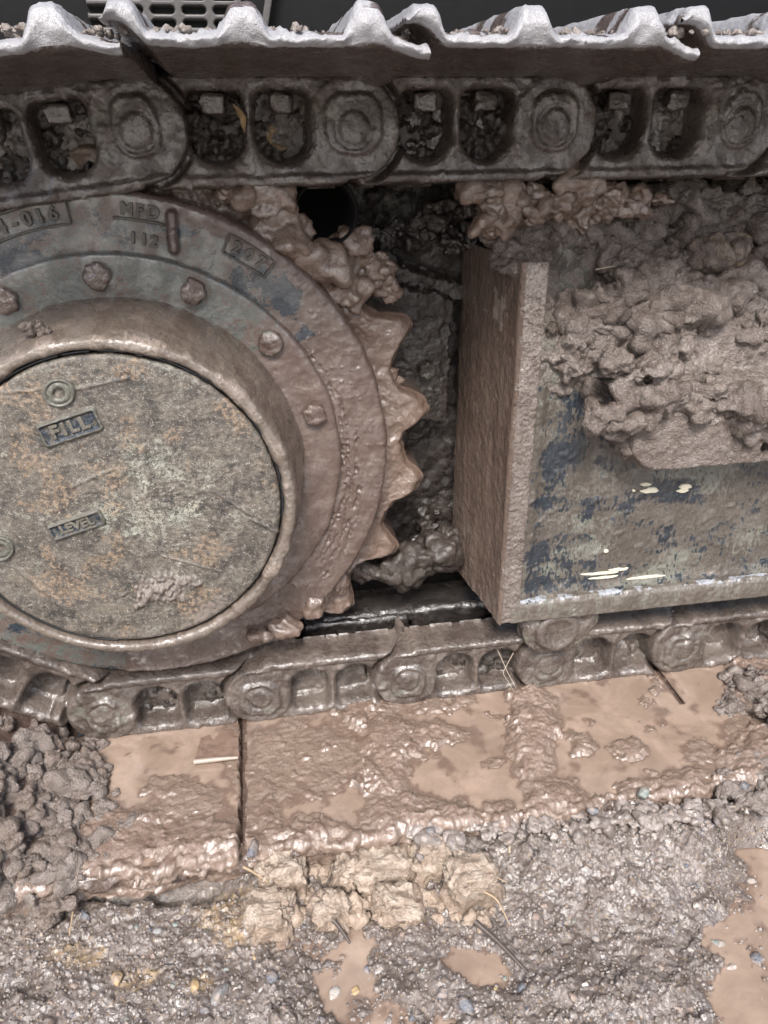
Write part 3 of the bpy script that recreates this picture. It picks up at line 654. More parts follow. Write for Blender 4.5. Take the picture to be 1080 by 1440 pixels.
# bolts
def bolt(parent, x, y, z, r, h, seed, mat, hexa=True):
    n = 36; th = np.linspace(0, 2*math.pi, n+1)[:-1]; rows = []
    rr = r*np.where(hexa, .95/np.maximum(np.cos((th+seed) % (math.pi/3)-math.pi/6), .93)*.97, 1.0)
    for (f, yy) in [(1.02, .004), (1.0, -h*.55), (.97, -h*.85), (.86, -h), (.6, -h*1.03), (.3, -h*1.03), (.02, -h*1.02)]:
        rows.append(np.stack([x+rr*f*np.cos(th), np.full(n, y+yy), z+rr*f*np.sin(th)], -1))
    P = np.stack(rows, 1); nz = .0022*fbm(P[..., 0], P[..., 1], P[..., 2], 110, 3, .55, seed)
    P[..., 1] += nz; P[..., 0] += nz; P[..., 2] -= nz
    return grid('bolt', P, mat, parent, dict(dry=.35, film=.35 if seed % 2 else .1), closeu=True, flip=True)
for k in range(14):
    a = math.radians(90-25.3*(k-1.02)) if k < 6 else math.radians(90-25.3*(k-1.02))
    if -120 < math.degrees(a) % 360-360 < -3: continue
    bolt(D, CX+.1985*math.cos(a), -.0055, CZ+.1985*math.sin(a), .0128, .0095, 500+k, M_mud, k % 2 == 0)
# toothed ring
def teeth():
    st = .0020/.3; th = np.concatenate([np.arange(math.radians(-75), math.radians(80), st), np.arange(math.radians(80), math.radians(285), .03)])
    a = deg(th); dl = np.radians((((a-5.5-8.571)/17.143+.5) % 1.0-.5)*17.143)      # angle from a valley
    sq = np.clip(.0340**2-(.331*np.sin(dl))**2, 0, None); rt = np.where(sq > 0, .331*np.cos(dl)-np.sqrt(sq), .331); rt = np.minimum(rt, .330); rt = np.maximum(rt, .2895+.012*fbm(np.cos(th)*.3, np.sin(th)*.3, 0, 9, 2, .5, 477))
    rt = np.convolve(np.pad(rt, 4, 'wrap'), np.ones(9)/9, 'valid')
    x = CX+.3*np.cos(th); z = CZ+.3*np.sin(th)
    up = sm(a, 28, 42)*sm(a, 80, 70)
    rt = rt+.0065*fbm(x, z, 0, 34, 4, .55, 471)
    fr = np.concatenate([np.linspace(0, 1, 48), np.full(6, 1.)]); depth = np.concatenate([np.zeros(48), np.linspace(0, 1, 7)[1:]])
    R = .250+(rt[:, None]-.250)*fr[None]; Th = np.broadcast_to(th[:, None], R.shape)
    X = CX+R*np.cos(Th); Z = CZ+R*np.sin(Th)
    edge = sm(fr, .80, 1.0)[None]
    A = np.broadcast_to(a[:, None], R.shape)
    lump = .0035+.009*sm(A, 22, 42)+.004*sm(A, -20, -45)
    d = lump*np.clip(.6+1.2*fbm(X, Z, 0, 22, 4, .5, 472), 0, 2)+.0012*fbm(X, Z, 0, 110, 3, .6, 473)+.003*sm(A, 25, 40)*fbm(X, Z, 0, 60, 3, .6, 474, 'b')
    # old round dents in the mud where track pins pressed
    Y = .042-d*(1-edge*.9)+.010*edge**2+.055*depth[None]
    return grid('sprocket_teeth', np.stack([X, Y, Z], -1), M_slurry, D, dict(dry=.05+.25*sm(A, 20, 45), pale=.05), closeu=True, flip=True)
teeth()
# lettering
def text(body, size, depth, mat, parent, name='raised_lettering', spacing=1.0):
    c = bpy.data.curves.new('t', 'FONT'); c.body = body; c.size = size; c.extrude = depth; c.bevel_depth = size*.03; c.bevel_resolution = 1; c.align_x = 'CENTER'; c.align_y = 'CENTER'; c.space_character = spacing; c.offset = size*.015
    o = bpy.data.objects.new('t', c); COL.objects.link(o); bpy.context.view_layer.update()
    me = bpy.data.meshes.new_from_object(o.evaluated_get(bpy.context.evaluated_depsgraph_get()))
    COL.objects.unlink(o); bpy.data.objects.remove(o); bpy.data.curves.remove(c)
    me.materials.append(mat) if not me.materials else me.materials.__setitem__(0, mat)
    return me
M_cast = mud_mat('cast_letters', wet=(.1, .088, .072), dry=(.17, .155, .125), film=(.17, .17, .14), rw=.4, rd=.65, coat=.2)
M_castpale = mud_mat('cover_letters', wet=(.14, .125, .1), dry=(.33, .30, .235), rw=.4, rd=.65, coat=.2)
def write(body, size, depth, x, y, z, ang, parent, mat, sx=1.0, spacing=1.0):
    me = text(body, size, depth, mat, parent, spacing=spacing)
    m = Matrix.Translation(Vector((x, y, z))-Vector(wloc(parent))) @ Matrix.Rotation(ang, 4, 'Y') @ Matrix.Rotation(math.pi/2, 4, 'X') @ Matrix.Diagonal((sx, 1, 1, 1))
    me.transform(m); co = np.empty(len(me.vertices)*3, np.float32); me.vertices.foreach_get('co', co); co = co.reshape(-1, 3)
    for k_ in range(3): co[:, k_] += .0006*fbm(co[:, 0]+k_, co[:, 1], co[:, 2], 170, 2, .5, 31+k_)
    me.vertices.foreach_set('co', co.ravel()); o = bpy.data.objects.new('raised_lettering', me); COL.objects.link(o); o.parent = parent
    return o
def frame_pad(cx, y, cz, ang, hx, hz, parent, name, mat, rim=.002, hgt=.002, flr=None):
    a = np.arange(-hx-.004, hx+.004, .0007); b = np.arange(-hz-.004, hz+.004, .0007); A, B = np.meshgrid(a, b, indexing='ij')
    s = rbox(A, B, 0, 0, hx, hz, .003); nz = .0005*fbm(A+cx, B+cz, 0, 160, 3, .6, 481)
    h = hgt*sm(np.abs(s+rim*.5), rim, rim*.3)+nz-.0015*sm(s, 0, .003)
    ca, sa = math.cos(ang), math.sin(ang)
    X = cx+A*ca-B*sa; Z = cz+A*sa+B*ca
    return grid(name, np.stack([X, y-h, Z], -1), mat, parent, dict(film=.35+0*s, dry=.3+0*s, paint=(0.62*sm(s, -.001, -.002) if flr else 0*s)), vmask=s < .003)
# along the disc rim: part numbers
def rimtext(s, r, a0, da, size, mat=M_cast):
    for k, ch in enumerate(s):
        a = math.radians(a0-k*da)
        if ch != ' ': write(ch, size, .0016, CX+r*math.cos(a), .0015, CZ+r*math.sin(a), -(a-math.pi/2), D, mat)
rimtext('154-016', .2535, 113.2, 2.65, .0165)
rimtext('MFD', .2560, 82.8, 2.6, .015)
rimtext('112', .2310, 81.5, 2.3, .014)
rimtext('207', .2515, 59.6, 2.9, .0155)
def rimbar(r0, r1, a0, a1):            # thin raised frame round a casting number
    segs = []
    def arc(r): return [(CX+r*math.cos(t), .0005, CZ+r*math.sin(t)) for t in np.radians(np.linspace(a0, a1, 14))]
    path = arc(r0)+arc(r1)[::-1]+[arc(r0)[0]]
    V, q = tube_vf(path, .0012, 6); put('casting_frame', V, q, M_cast, D)
rimbar(.2435, .2640, 114, 94.3); rimbar(.2418, .2605, 62.0, 51.3); rimbar(.2475, .2480, 85.5, 75)
# cover: FILL / LEVEL pads and plugs
LA = math.radians(15.5)
for (tx, cx_, cz_, hx, hz, fs, sp) in [('FILL', -.0805, -.2325, .0265, .0105, .0165, 1.25), ('LEVEL', -.0925, -.329, .0255, .0078, .0125, 1.0)]:
    pad = frame_pad(cx_, YC-.001, cz_, LA, hx, hz, D, 'name_pad', M_cast, .0022, .0022, True)
    write(tx, fs, .0009, cx_, YC-.0013, cz_, -LA, pad, M_castpale, 1.0, sp)
def plug(x, z, r):
    def f(): pass
    n = 40; th = np.linspace(0, 2*math.pi, n+1)[:-1]; rows = []
    for (q, y) in [(1.08, .002), (1.05, -.002), (.98, -.0035), (.90, -.0035), (.84, -.002), (.78, -.0015), (.72, -.0028), (.42, -.003), (.38, -.001), (.36, .012), (.02, .013)]:
        sq = 1+.05*np.cos(2*(th-.6)); rows.append(np.stack([x+r*q*sq*np.cos(th), np.full(n, YC+y), z+r*q*sq*np.sin(th)], -1))
    P = np.stack(rows, 1); P[..., 1] += .0004*fbm(P[..., 0], P[..., 1], P[..., 2], 200, 3, .6, 491)
    dk = np.broadcast_to((np.arange(11) >= 9)*1.2, P.shape[:2])
    grid('oil_plug', P, M_cast, D, dict(film=.5*(dk < .5), paint=dk, dry=.3+0*dk), closeu=True, flip=True)
plug(-.0835, -.2005, .0125); plug(-.165, -.347, .0125)

# ================================================================== TRACK FRAME
FB = thing('undercarriage_box', 'muddy box shaped undercarriage frame with scraped dark paint right of the sprocket', 'undercarriage', (.55, .05, -.545))
# left end plate: a slab, its front edge facing the camera
def end_plate():
    yy = np.arange(-.032, .135, .0026); zz = np.arange(-.548, -.118, .0026); Yg, Zg = np.meshgrid(yy, zz, indexing='ij')
    nz = .0012*fbm(Zg*.15, Yg, 0, 60, 4, .55, 601)+.0007*fbm(0*Zg, Yg, Zg, 90, 3, .6, 602)
    lean = .345-.062*(Zg+.548)*0-.038*(Zg+.545)*0
    x = .3505-.018*sm(Yg, -.03, .13)-.014*(Zg+.545)/.42*.0
    rnd = .0035*sm(Yg, -.027, -.032)
    P = np.stack([x-nz+rnd, Yg, Zg], -1)
    grid('end_plate', P, M_face, FB, dict(dry=.1+.25*sm(Zg, -.4, -.54), pale=.8*sm(np.hypot((Yg-.024)/.016, (Zg+.176)/.022)+.8*fbm(Yg, Zg, 0, 70, 3, .5, 603), 1.0, .85)), flip=True)
    xx = np.arange(.3525, .3815, .0013); zz = np.arange(-.548, -.118, .0013); Xg, Zg = np.meshgrid(xx, zz, indexing='ij')
    s = rbox(Xg, Zg, .367, -.333, .0145, .215, .005)
    d = .0015*fbm(Xg, Zg*.4, 0, 70, 4, .55, 604)+.0012*fbm(Xg, Zg, 0, 200, 3, .6, 605)-.006*sm(s, -.004, .001)
    d = stamps(d, Xg, Zg, 260, .0012, .005, None, .5, .5, 2.2, .4, 606)
    zt = (Zg+.548)/.42
    Yy = -.0325-d; Xs = Xg-.001
    right = sm(Xg, .375, .3815); Yy = Yy+.016*right**2
    grid('plate_edge', np.stack([Xs, Yy, Zg], -1), M_heap, FB, dict(dry=.55+0*Xg, pale=.25+.35*sm(zt, .7, .95), ochre=.16+0*Xg, film=.25*sm(zt, .25, .0)+.25*sm(Xg, .368, .38), paint=.35*sm(Xg, .376, .381)*sm(zt, .45, .1)), flip=False)
end_plate()
# profile of the frame front: panel then sloping top
PROF = np.array([(-.021, -.520), (-.021, -.30), (-.020, -.22), (-.006, -.185), (.012, -.150), (.045, -.110), (.085, -.070), (.12, -.045), (.16, -.038)])
def prof_pts(res):
    pts = [PROF[0]]
    for p, q in zip(PROF[:-1], PROF[1:]):
        n = max(1, int(np.linalg.norm(q-p)/res)); pts += [p+(q-p)*k/n for k in range(1, n+1)]
    pts = np.array(pts); k = np.ones(15)/15
    sm_ = np.stack([np.convolve(np.pad(pts[:, i], 7, 'edge'), k, 'valid') for i in (0, 1)], 1)
    t = np.gradient(sm_, axis=0); t /= np.linalg.norm(t, axis=1)[:, None]
    return sm_, np.stack([-t[:, 1], t[:, 0]], 1)
def front_panel():
    xs = np.arange(.370, 1.08, .0022); pts, nr = prof_pts(.0020); npan = int(np.searchsorted(pts[:, 1], -.20))
    pts, nr = pts[:npan], nr[:npan]
    Xg = np.broadcast_to(xs[:, None], (len(xs), len(pts))); Yg = np.broadcast_to(pts[None, :, 0], Xg.shape); Zg = np.broadcast_to(pts[None, :, 1], Xg.shape)
    d = .0004*fbm(Xg*.4, Zg, 0, 90, 4, .6, 611)+.0003*fbm(Xg, Zg, 0, 300, 2, .6, 612)
    lump = sm(fbm(Xg, Zg, 0, 40, 3, .5, 613), .28, .5); d = d+.0016*lump
    corner = sm(Xg, .398, .384); low = sm(Zg, -.495, -.515); d = d+.004*corner**2+.003*low**2
    film = .36+.4*fbm(Xg*.5, Zg, 0, 20, 3, .5, 614)
    paint = .17+.30*sm(fbm(Xg*.45, Zg, 0, 34, 4, .55, 615), -.1, .3)+.26*sm(np.abs(Xg-.395), .02, .004)*sm(Zg, -.28, -.36)+.26*sm(np.hypot((Xg-.42)/.03, (Zg+.33)/.08), 1.1, .4)+.25*sm(np.hypot((Xg-.54)/.06, (Zg+.385)/.025), 1.1, .4)+.2*sm(np.hypot((Xg-.47)/.09, (Zg+.49)/.02), 1.1, .4)
    pale = .0+.3*sm(Zg, -.30, -.24)
    grid('front_panel', np.stack([Xg, Yg-d, Zg], -1), M_panel, FB, dict(film=film, paint=paint, pale=pale, dry=.35+0*Xg))
front_panel()
def flange():
    xs = np.arange(.3655, 1.08, .0018); pr = np.array([(.02, -.5485), (-.0285, -.548), (-.0335, -.545), (-.034, -.53), (-.0335, -.522), (-.030, -.5165), (-.009, -.5135)]); pts = [pr[0]]
    for p, q in zip(pr[:-1], pr[1:]):
        n = max(1, int(np.linalg.norm(q-p)/.0014)); pts += [p+(q-p)*k/n for k in range(1, n+1)]
    pts = np.array(pts); t = np.gradient(pts, axis=0); t /= np.linalg.norm(t, axis=1)[:, None]; nr = np.stack([t[:, 1], -t[:, 0]], 1)
    k = np.ones(5)/5; nr = np.stack([np.convolve(np.pad(nr[:, i], 2, 'edge'), k, 'valid') for i in (0, 1)], 1)
    Xg = np.broadcast_to(xs[:, None], (len(xs), len(pts))); s = np.arange(len(pts))*.0014; S = np.broadcast_to(s[None], Xg.shape)
    Xc, Sc = Xg.copy(), S.copy()
    d = .0011*fbm(Xg, S, 0, 60, 4, .55, 621)+.0006*fbm(Xg, S, 0, 240, 3, .6, 622)
    d = stamps(d, Xc, Sc, 320, .0014, .006, .1+.9*sm(fbm(Xg, S, 0, 22, 2, .5, 623), 0, .3), .5, .5, 2., .4, 624)
    Zp = np.broadcast_to(pts[None, :, 1], Xg.shape); Yp = np.broadcast_to(pts[None, :, 0], Xg.shape)
    topface = sm(Zp, -.522, -.5175)
    grid('bottom_flange', np.stack([Xg, Yp-np.abs(nr[None, :, 0])*d*1.0, Zp+nr[None, :, 1]*d*-1.0*0+topface*d], -1), M_panel, FB,
         dict(dry=.5+0*Xg, pale=.06+.66*topface*sm(fbm(Xg, S, 0, 30, 3, .6, 626), -.25, .15), film=.3+0*Xg, paint=.42*topface*sm(fbm(Xg, S, 0, 50, 3, .5, 625), -.1, .3)), flip=True)
flange()
# worn cream primer chips: small flat flakes of a colour layer on the panel
def chip(x, z, hx, hz, seed):
    n = 22; th = np.linspace(0, 2*math.pi, n+1)[:-1]; r = 1+.4*pn(np.cos(th)*1.5+seed, np.sin(th)*1.5, seed*.7, seed)
    V = [(x, -.0234, z)]+[(x+hx*r[i]*math.cos(th[i]), -.0232, z+hz*r[i]*math.sin(th[i])) for i in range(n)]+[(x+hx*1.1*r[i]*math.cos(th[i]), -.0205, z+hz*1.1*r[i]*math.sin(th[i])) for i in range(n)]
    Fc = [(0, 1+i, 1+(i+1) % n) for i in range(n)]; f2 = []
    for i in range(n): a, b, c, d = 1+i, 1+(i+1) % n, 1+n+(i+1) % n, 1+n+i; f2 += [(a, d, c), (a, c, b)]
    put('primer_chip', V, Fc+f2, M_chip, FB, False)
for (x_, y_, hx, hz, s_) in [(913, 690, .0105, .0032, 1), (909, 681, .006, .0022, 2), (891, 690, .002, .0015, 3), (965, 684, .007, .003, 4), (960, 690, .006, .0025, 5), (852, 775, .003, .002, 6), (848, 806, .022, .0016, 7), (870, 801, .012, .0014, 8), (905, 812, .025, .0016, 9), (850, 812, .018, .0012, 10)]:
    q = PY(x_, y_, -.0225); chip(q[0], q[2], hx, hz, s_)
# guard bracket with hole
def bracket():
    xs = np.arange(.440, 1.08, .0018); zs = np.arange(-.353, -.236, .0016); Xg, Zg = np.meshgrid(xs, zs, indexing='ij')
    s = rbox(Xg+.0012*fbm(Xg, Zg, 0, 50, 2, .5, 631), Zg, .93, -.293, .465, .052, .045)
    d = .056*sm(s, .002, -.010)**.6
    d = d+sm(s, 0, -.01)*(.0022*fbm(Xg, Zg, 0, 34, 4, .55, 632)+.0011*fbm(Xg, Zg, 0, 150, 3, .6, 633))
    d = d-.05*sm(np.hypot(Xg-.636, Zg+.3195), .0085, .0072)-.004*sm(np.hypot(Xg-.636, Zg+.3195), .0115, .009)
    Xc, Zc = Xg.copy(), Zg.copy()
    d = stamps(d, Xc, Zc, 500, .0012, .005, .5*(s < -.012)*(np.hypot(Xg-.636, Zg+.3195) > .012), .5, .5, 2.2, .4, 634)
    grid('guard_bracket', np.stack([Xg, -.012-d, Zg], -1), M_heap, FB, dict(dry=.35+0*s, pale=.15+.3*sm(Zg, -.29, -.25), film=.1+0*s, ochre=.35*sm(s, -.012, -.004)*sm(Zg, -.32, -.34)), vmask=s < .004)
bracket()
# nose plate between sprocket and box, inner wall, floor
def inner(name, x0, x1, z0, z1, Y, sdf, amp, mat, at, seed, res=.002, rough=.004, tilt=0.):
    xs = np.arange(x0, x1, res); zs = np.arange(z0, z1, res); Xg, Zg = np.meshgrid(xs, zs, indexing='ij'); s = sdf(Xg, Zg)
    d = amp*fbm(Xg, Zg, 0, 26, 4, .55, seed)+amp*.4*fbm(Xg, Zg, 0, 110, 3, .6, seed+1, 'b')-.03*sm(s, -.004, .001)
    Xc, Zc = Xg.copy(), Zg.copy()
    if rough: d = stamps(d, Xc, Zc, int(4000*(x1-x0)*(z1-z0)/.06), .002, .012, .3+.7*sm(fbm(Xg, Zg, 0, 18, 2, .5, seed+3), -.1, .3), rough/.012, .5, 2, .4, seed+2)
    return grid(name, np.stack([Xg, Y-d+tilt*(Zg-z0), Zg], -1), mat, FB, {k: v+0*s for k, v in at.items()}, vmask=s < .0022)
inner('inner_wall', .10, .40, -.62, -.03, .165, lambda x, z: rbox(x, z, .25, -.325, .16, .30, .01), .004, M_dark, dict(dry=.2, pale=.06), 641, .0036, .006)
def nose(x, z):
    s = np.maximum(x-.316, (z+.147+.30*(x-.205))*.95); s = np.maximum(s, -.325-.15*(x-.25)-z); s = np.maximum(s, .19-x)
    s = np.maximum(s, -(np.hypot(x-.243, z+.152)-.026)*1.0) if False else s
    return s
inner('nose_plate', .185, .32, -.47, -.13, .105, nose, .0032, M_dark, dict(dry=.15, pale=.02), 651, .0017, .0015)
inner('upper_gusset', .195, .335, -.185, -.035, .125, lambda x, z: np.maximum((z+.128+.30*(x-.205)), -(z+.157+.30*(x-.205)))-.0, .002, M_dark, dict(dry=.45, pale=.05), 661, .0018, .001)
q = PY(600, 520, .10); bolt(FB, q[0], .1, q[2], .011, .009, 521, M_dark)
M_wetdark = mud_mat('wet_dark_steel', wet=(.03, .026, .024), dry=(.075, .06, .052), rw=.12, rd=.3, coat=1.)
def bar(name, x0, x1, yc, zc, hy, hz_, seed, mat):
    u = np.arange(x0, x1, .0025); th = np.linspace(0, 2*math.pi, 49)[:-1]; U, T = np.meshgrid(u, th, indexing='ij')
    c, s_ = np.cos(T), np.sin(T); q = (np.abs(c)**4+np.abs(s_)**4)**-.25; e = np.minimum(1, .6+np.minimum(U-x0, x1-U)/.01)
    Y = yc+hy*c*q*e; Z = zc+hz_*s_*q*e; n = .0022*fbm(U, Y, Z, 50, 4, .55, seed)+.001*fbm(U, Y, Z, 180, 2, .5, seed+1)
    P = np.stack([U, Y+n*c, Z+n*s_], -1); V = P.reshape(-1, 3); nu, nv = U.shape
    idx = np.arange(nu*nv).reshape(nu, nv); idx = np.hstack([idx, idx[:, :1]]); a, b, d, f = idx[:-1, :-1], idx[1:, :-1], idx[1:, 1:], idx[:-1, 1:]
    caps = [np.stack([idx[k, :-1], idx[k, 1:], np.roll(idx[k, :-1], -2), idx[k, :-1]], -1)[:0] for k in (0, -1)]
    return put(name, V, np.stack([a, b, d, f], -1).reshape(-1, 4), mat, FB, True, dict(dry=np.full(len(V), .2)))
bar('floor_plate', .14, .39, .13, -.600, .05, .012, 661, M_wetdark)
bar('lower_rail', .116, .262, .088, -.612, .014, .018, 663, M_wetdark); bar('lower_rail', .266, .42, .092, -.606, .014, .018, 665, M_wetdark)
bm = bmesh.new(); box_bm(bm, (.73, .10, -.52), (.345, .07, .024), .003); bm_put('box_core', bm, M_dark, FB)

# mud heap over the sloping frame top
def heap():
    xs = np.arange(.318, 1.08, .0016); pts, nr = prof_pts(.0015); k0 = int(np.searchsorted(pts[:, 1], -.34)); pts, nr = pts[k0:], nr[k0:]
    Xg = np.broadcast_to(xs[:, None], (len(xs), len(pts))).copy(); S = np.broadcast_to((np.arange(len(pts))*.0015)[None], Xg.shape).copy()
    Yg = np.broadcast_to(pts[None, :, 0], Xg.shape); Zg = np.broadcast_to(pts[None, :, 1], Xg.shape)
    px, py = pix(Xg, Yg, Zg)
    wob = 20*fbm(Xg, S, 0, 22, 4, .6, 701)
    low = 560+30*sm(px, 800, 860)*0+(-25)*sm(px, 720, 760)*0
    edge = sm(py+wob, 590, 530)                                   # ragged lower edge
    left = sm(px+wob*.6+.12*(py-330), 700, 745)
    t = -.004+edge*left*(.006+.006*fbm(Xg, S, 0, 14, 3, .5, 702))
    big = np.zeros(Xg.shape)
    for e, a in [((920, 395, 70, 62), .022), ((870, 350, 60, 55), .018), ((1000, 350, 60, 45), .022), ((800, 300, 120, 45), .016), ((930, 290, 60, 40), .018), ((820, 480, 46, 60), .014), ((1040, 440, 60, 70), .008), ((760, 350, 40, 40), .016), ((900, 480, 70, 34), .010), ((1010, 540, 90, 36), .008), ((770, 430, 30, 50), .005), ((700, 290, 50, 40), .012), ((1060, 300, 60, 60), .012)]:
        big = np.maximum(big, a*sm(inell(px+wob, py+wob*.8, e), -.15, .8))
    hol = np.zeros(Xg.shape)
    for e in [(852, 392, 22, 22), (975, 400, 18, 22), (830, 420, 14, 16), (860, 500, 14, 16), (905, 500, 14, 10), (760, 365, 14, 10), (1055, 380, 16, 26), (945, 330, 20, 12), (725, 345, 12, 16)]:
        hol = np.maximum(hol, sm(inell(px+wob*.5, py+wob*.5, e), -.3, .6))
    t = t+big-.016*hol
    rough_ = np.clip(sm(big, .002, .012)+.25, 0, 1)*edge*left
    up = sm(py, 420, 300)
    t = stamps(t, Xg, S, 520, .008, .022, rough_*(1-hol), .6, .55, 1.8, .5, 711)
    t = stamps(t, Xg, S, 2600, .003, .010, rough_*(1-.6*hol), .62, .5, 2.0, .45, 712)
    t = stamps(t, Xg, S, 5000, .0014, .0036, np.clip(rough_+.25*edge*left, 0, 1), .75, .5, 2.0, .35, 713)
    t = t+edge*left*(.0010*fbm(Xg, S, 0, 110, 3, .5, 703)+.0003*fbm(Xg, S, 0, 420, 2, .5, 704))
    P = np.stack([Xg, Yg+nr[None, :, 0]*t*-1*-1, Zg+nr[None, :, 1]*t], -1)
    flat = (1-sm(big, .001, .008))*edge
    upper_tone = sm(py, 380, 270)  # dry and pale values fall towards the top of the heap
    return grid('mud_heap', P, M_heap, None, dict(dry=.45+.2*flat-.35*upper_tone, pale=.34*flat+.12-.1*upper_tone, film=.45*flat*sm(px, 700, 780)*sm(px, 960, 850), ochre=.06), vmask=(edge*left > .03) & ((Xg > .3715) | (Zg > -.128)), loc=(.6, .03, -.25))
tag(heap(), 'thick crumbly wet mud heaped on the sloping top of the track frame', 'mud heap')
def mudblob(name, label, cat, specs, mat, dry=.4, pale=.2, ochre=0., sub=5, fine=.10, amp=.35):
    V, Fc = blobs([blob(c, r, s, amp, sub, fineamp=fine) for c, r, s in specs])
    o = put(name, V, Fc, mat, None, True, dict(dry=np.full(len(V), dry), pale=np.full(len(V), pale), ochre=np.full(len(V), ochre)))
    return tag(o, label, cat)
def at(x, y, Y): return tuple(PY(x, y, Y))
mudblob('mud_clump', 'big glossy wet mud clump sagging over the left end of the guard bracket', 'mud clump',
        [(at(900, 555, -.062), (.030, .016, .024), 1), (at(875, 585, -.056), (.016, .016, .026), 2), (at(940, 560, -.066), (.022, .014, .016), 3), (at(915, 525, -.04), (.026, .02, .016), 4), (at(880, 620, -.045), (.012, .014, .018), 6)], M_heap, .25, .25, .1, 6)
mudblob('mud_clump', 'pale lumpy mud ridge along the top of the guard bracket at right', 'mud clump',
        [(at(985+i*22, 575+(i % 3)*6, -.058), (.014, .012, .010), 20+i) for i in range(8)], M_heap, .5, .45, 0, 5)
mudblob('mud_clump', 'rounded shiny brown lump of mud high on the right of the heap', 'mud clump', [(at(1005, 355, .0), (.026, .018, .022), 33), (at(1030, 350, .0), (.014, .014, .018), 34)], M_heap, .05, .1, .35, 6, .04, .25)
mudblob('mud_clump', 'small crumbly lump of mud on the top left edge of the drum', 'mud clump', [((CX-.052+i*.006, -.078+.004*(i % 2), CZ+.1685-.002*i), (.0065, .006, .0065), 50+i) for i in range(3)], M_heap, .3, .3)
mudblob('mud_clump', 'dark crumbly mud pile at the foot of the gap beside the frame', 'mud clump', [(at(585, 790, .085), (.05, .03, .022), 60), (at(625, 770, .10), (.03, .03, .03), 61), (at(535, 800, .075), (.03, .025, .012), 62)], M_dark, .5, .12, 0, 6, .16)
mudblob('mud_clump', 'glossy mud blob squeezed out between sprocket and lower chain', 'mud clump', [(at(400, 880, -.004), (.02, .014, .012), 71), (at(440, 850, .01), (.016, .014, .02), 72), (at(370, 893, -.006), (.018, .012, .008), 73), (at(478, 815, .03), (.012, .012, .02), 74)], M_slurry, .0, .05, 0, 6, .03, .25)
mudblob('mud_clump', 'rough mud mass packed around the round hole above the sprocket teeth', 'mud clump',
        [(at(405, 330, .02), (.028, .018, .024), 81), (at(375, 285, .015), (.028, .018, .018), 82), (at(500, 345, .045), (.022, .02, .022), 83), (at(450, 375, .03), (.032, .018, .022), 84), (at(485, 415, .035), (.022, .016, .022), 85), (at(340, 275, .012), (.022, .014, .012), 86)], M_slurry, .3, .15, 0, 6, .10)
# dark round bore seen end-on
def bore():
    c = PY(458, 298, .03); n = 48; th = np.linspace(0, 2*math.pi, n+1)[:-1]; rows = []
    for (r, y) in [(.033, .014), (.031, .004), (.029, .003), (.028, .008), (.0275, .10), (.02, .102), (.0005, .102)]:
        rows.append(np.stack([c[0]+r*np.cos(th), np.full(n, c[1]+y-.012), c[2]+r*np.sin(th)], -1))
    P = np.stack(rows, 1); P += .0008*fbm(P[..., 0], P[..., 1], P[..., 2], 90, 3, .6, 811)[..., None]
    t = put('bushing_bore', P.reshape(-1, 3), quads(n, len(rows), closeu=True, flip=True), M_hole); tag(t, 'dark round bore surrounded by mud above the sprocket teeth', 'bushing')
bore()

# roller block under the frame
TR = thing('track_roller', 'mud caked roller block hanging under the frame on the lower chain', 'roller', (.44, -.01, -.60))
def roller():
    a = PY(712, 880, -.018); b = PY(850, 868, -.018)
    V, Fc = ico(5); V = np.sign(V)*np.abs(V)**.45; V = V/np.abs(V).max(0)*np.array([.052, .017, .034]); V[:, 0] *= 1-.28*sm(-V[:, 2], -.01, .03); V = V+np.array([.437, -.006, -.575]); V = V+.006*np.stack([fbm(V[:, 0], V[:, 1], V[:, 2], 40, 4, .5, 91+k_) for k_ in range(3)], -1)
    put('roller_bracket', V, Fc, M_link, TR, True, dict(dry=np.full(len(V), .5), film=np.full(len(V), .35), pale=np.full(len(V), .15)))
    c = PY(785, 898, -.03); n = 40; th = np.linspace(0, 2*math.pi, n+1)[:-1]; rows = []
    for (r, y) in [(.029, .03), (.029, .004), (.0265, 0), (.02, -.001), (.018, .002), (.006, .002), (.0005, .002)]:
        rows.append(np.stack([c[0]+r*np.cos(th), np.full(n, c[1]+y), c[2]+.008+r*np.sin(th)], -1))
    P = np.stack(rows, 1); P += .0014*fbm(P[..., 0], P[..., 1], P[..., 2], 70, 4, .6, 812)[..., None]
    grid('roller_cap', P, M_link, TR, dict(dry=.5, film=.3), closeu=True, flip=True)
roller()

# heaps of clods on the lower shoes
def clods(name, label, pts, n, rmin, rmax, zb, seed, mat, squeeze=.8):
    g = np.random.default_rng(seed); parts = []
    for i in range(n):
        k = g.integers(0, len(pts)); x, y, sx, sy, top = pts[k]
        u, v = g.normal(size=2)*.45; r = rmin*(1-g.random()*(1-(rmin/rmax)**1.6))**(-1/1.6)
        u, v = np.clip((u, v), -.9, .9); z = zb+top*math.exp(-(u*u+v*v)*1.3)*g.uniform(.55, 1.0)
        parts.append(blob((x+u*sx, y+v*sy, z), (r*g.uniform(.65, 1.5), r*g.uniform(.65, 1.4), r*squeeze*g.uniform(.7, 1.2)), seed+i, .42, 5 if r > .012 else 4, fineamp=.12))
    V, Fc = blobs(parts); sh = np.concatenate([np.full(len(p[0]), g.random()) for p in parts])
    return tag(put(name, V, Fc, mat, None, True, dict(dry=.5+.4*sh, pale=.12+.4*sh, silt=.12*(1-sh)), loc=(pts[0][0], pts[0][1], zb)), label, 'mud heap')
def zp(x, y, z=SZ+.01): q = PZ(x, y, z); return q[0], q[1]
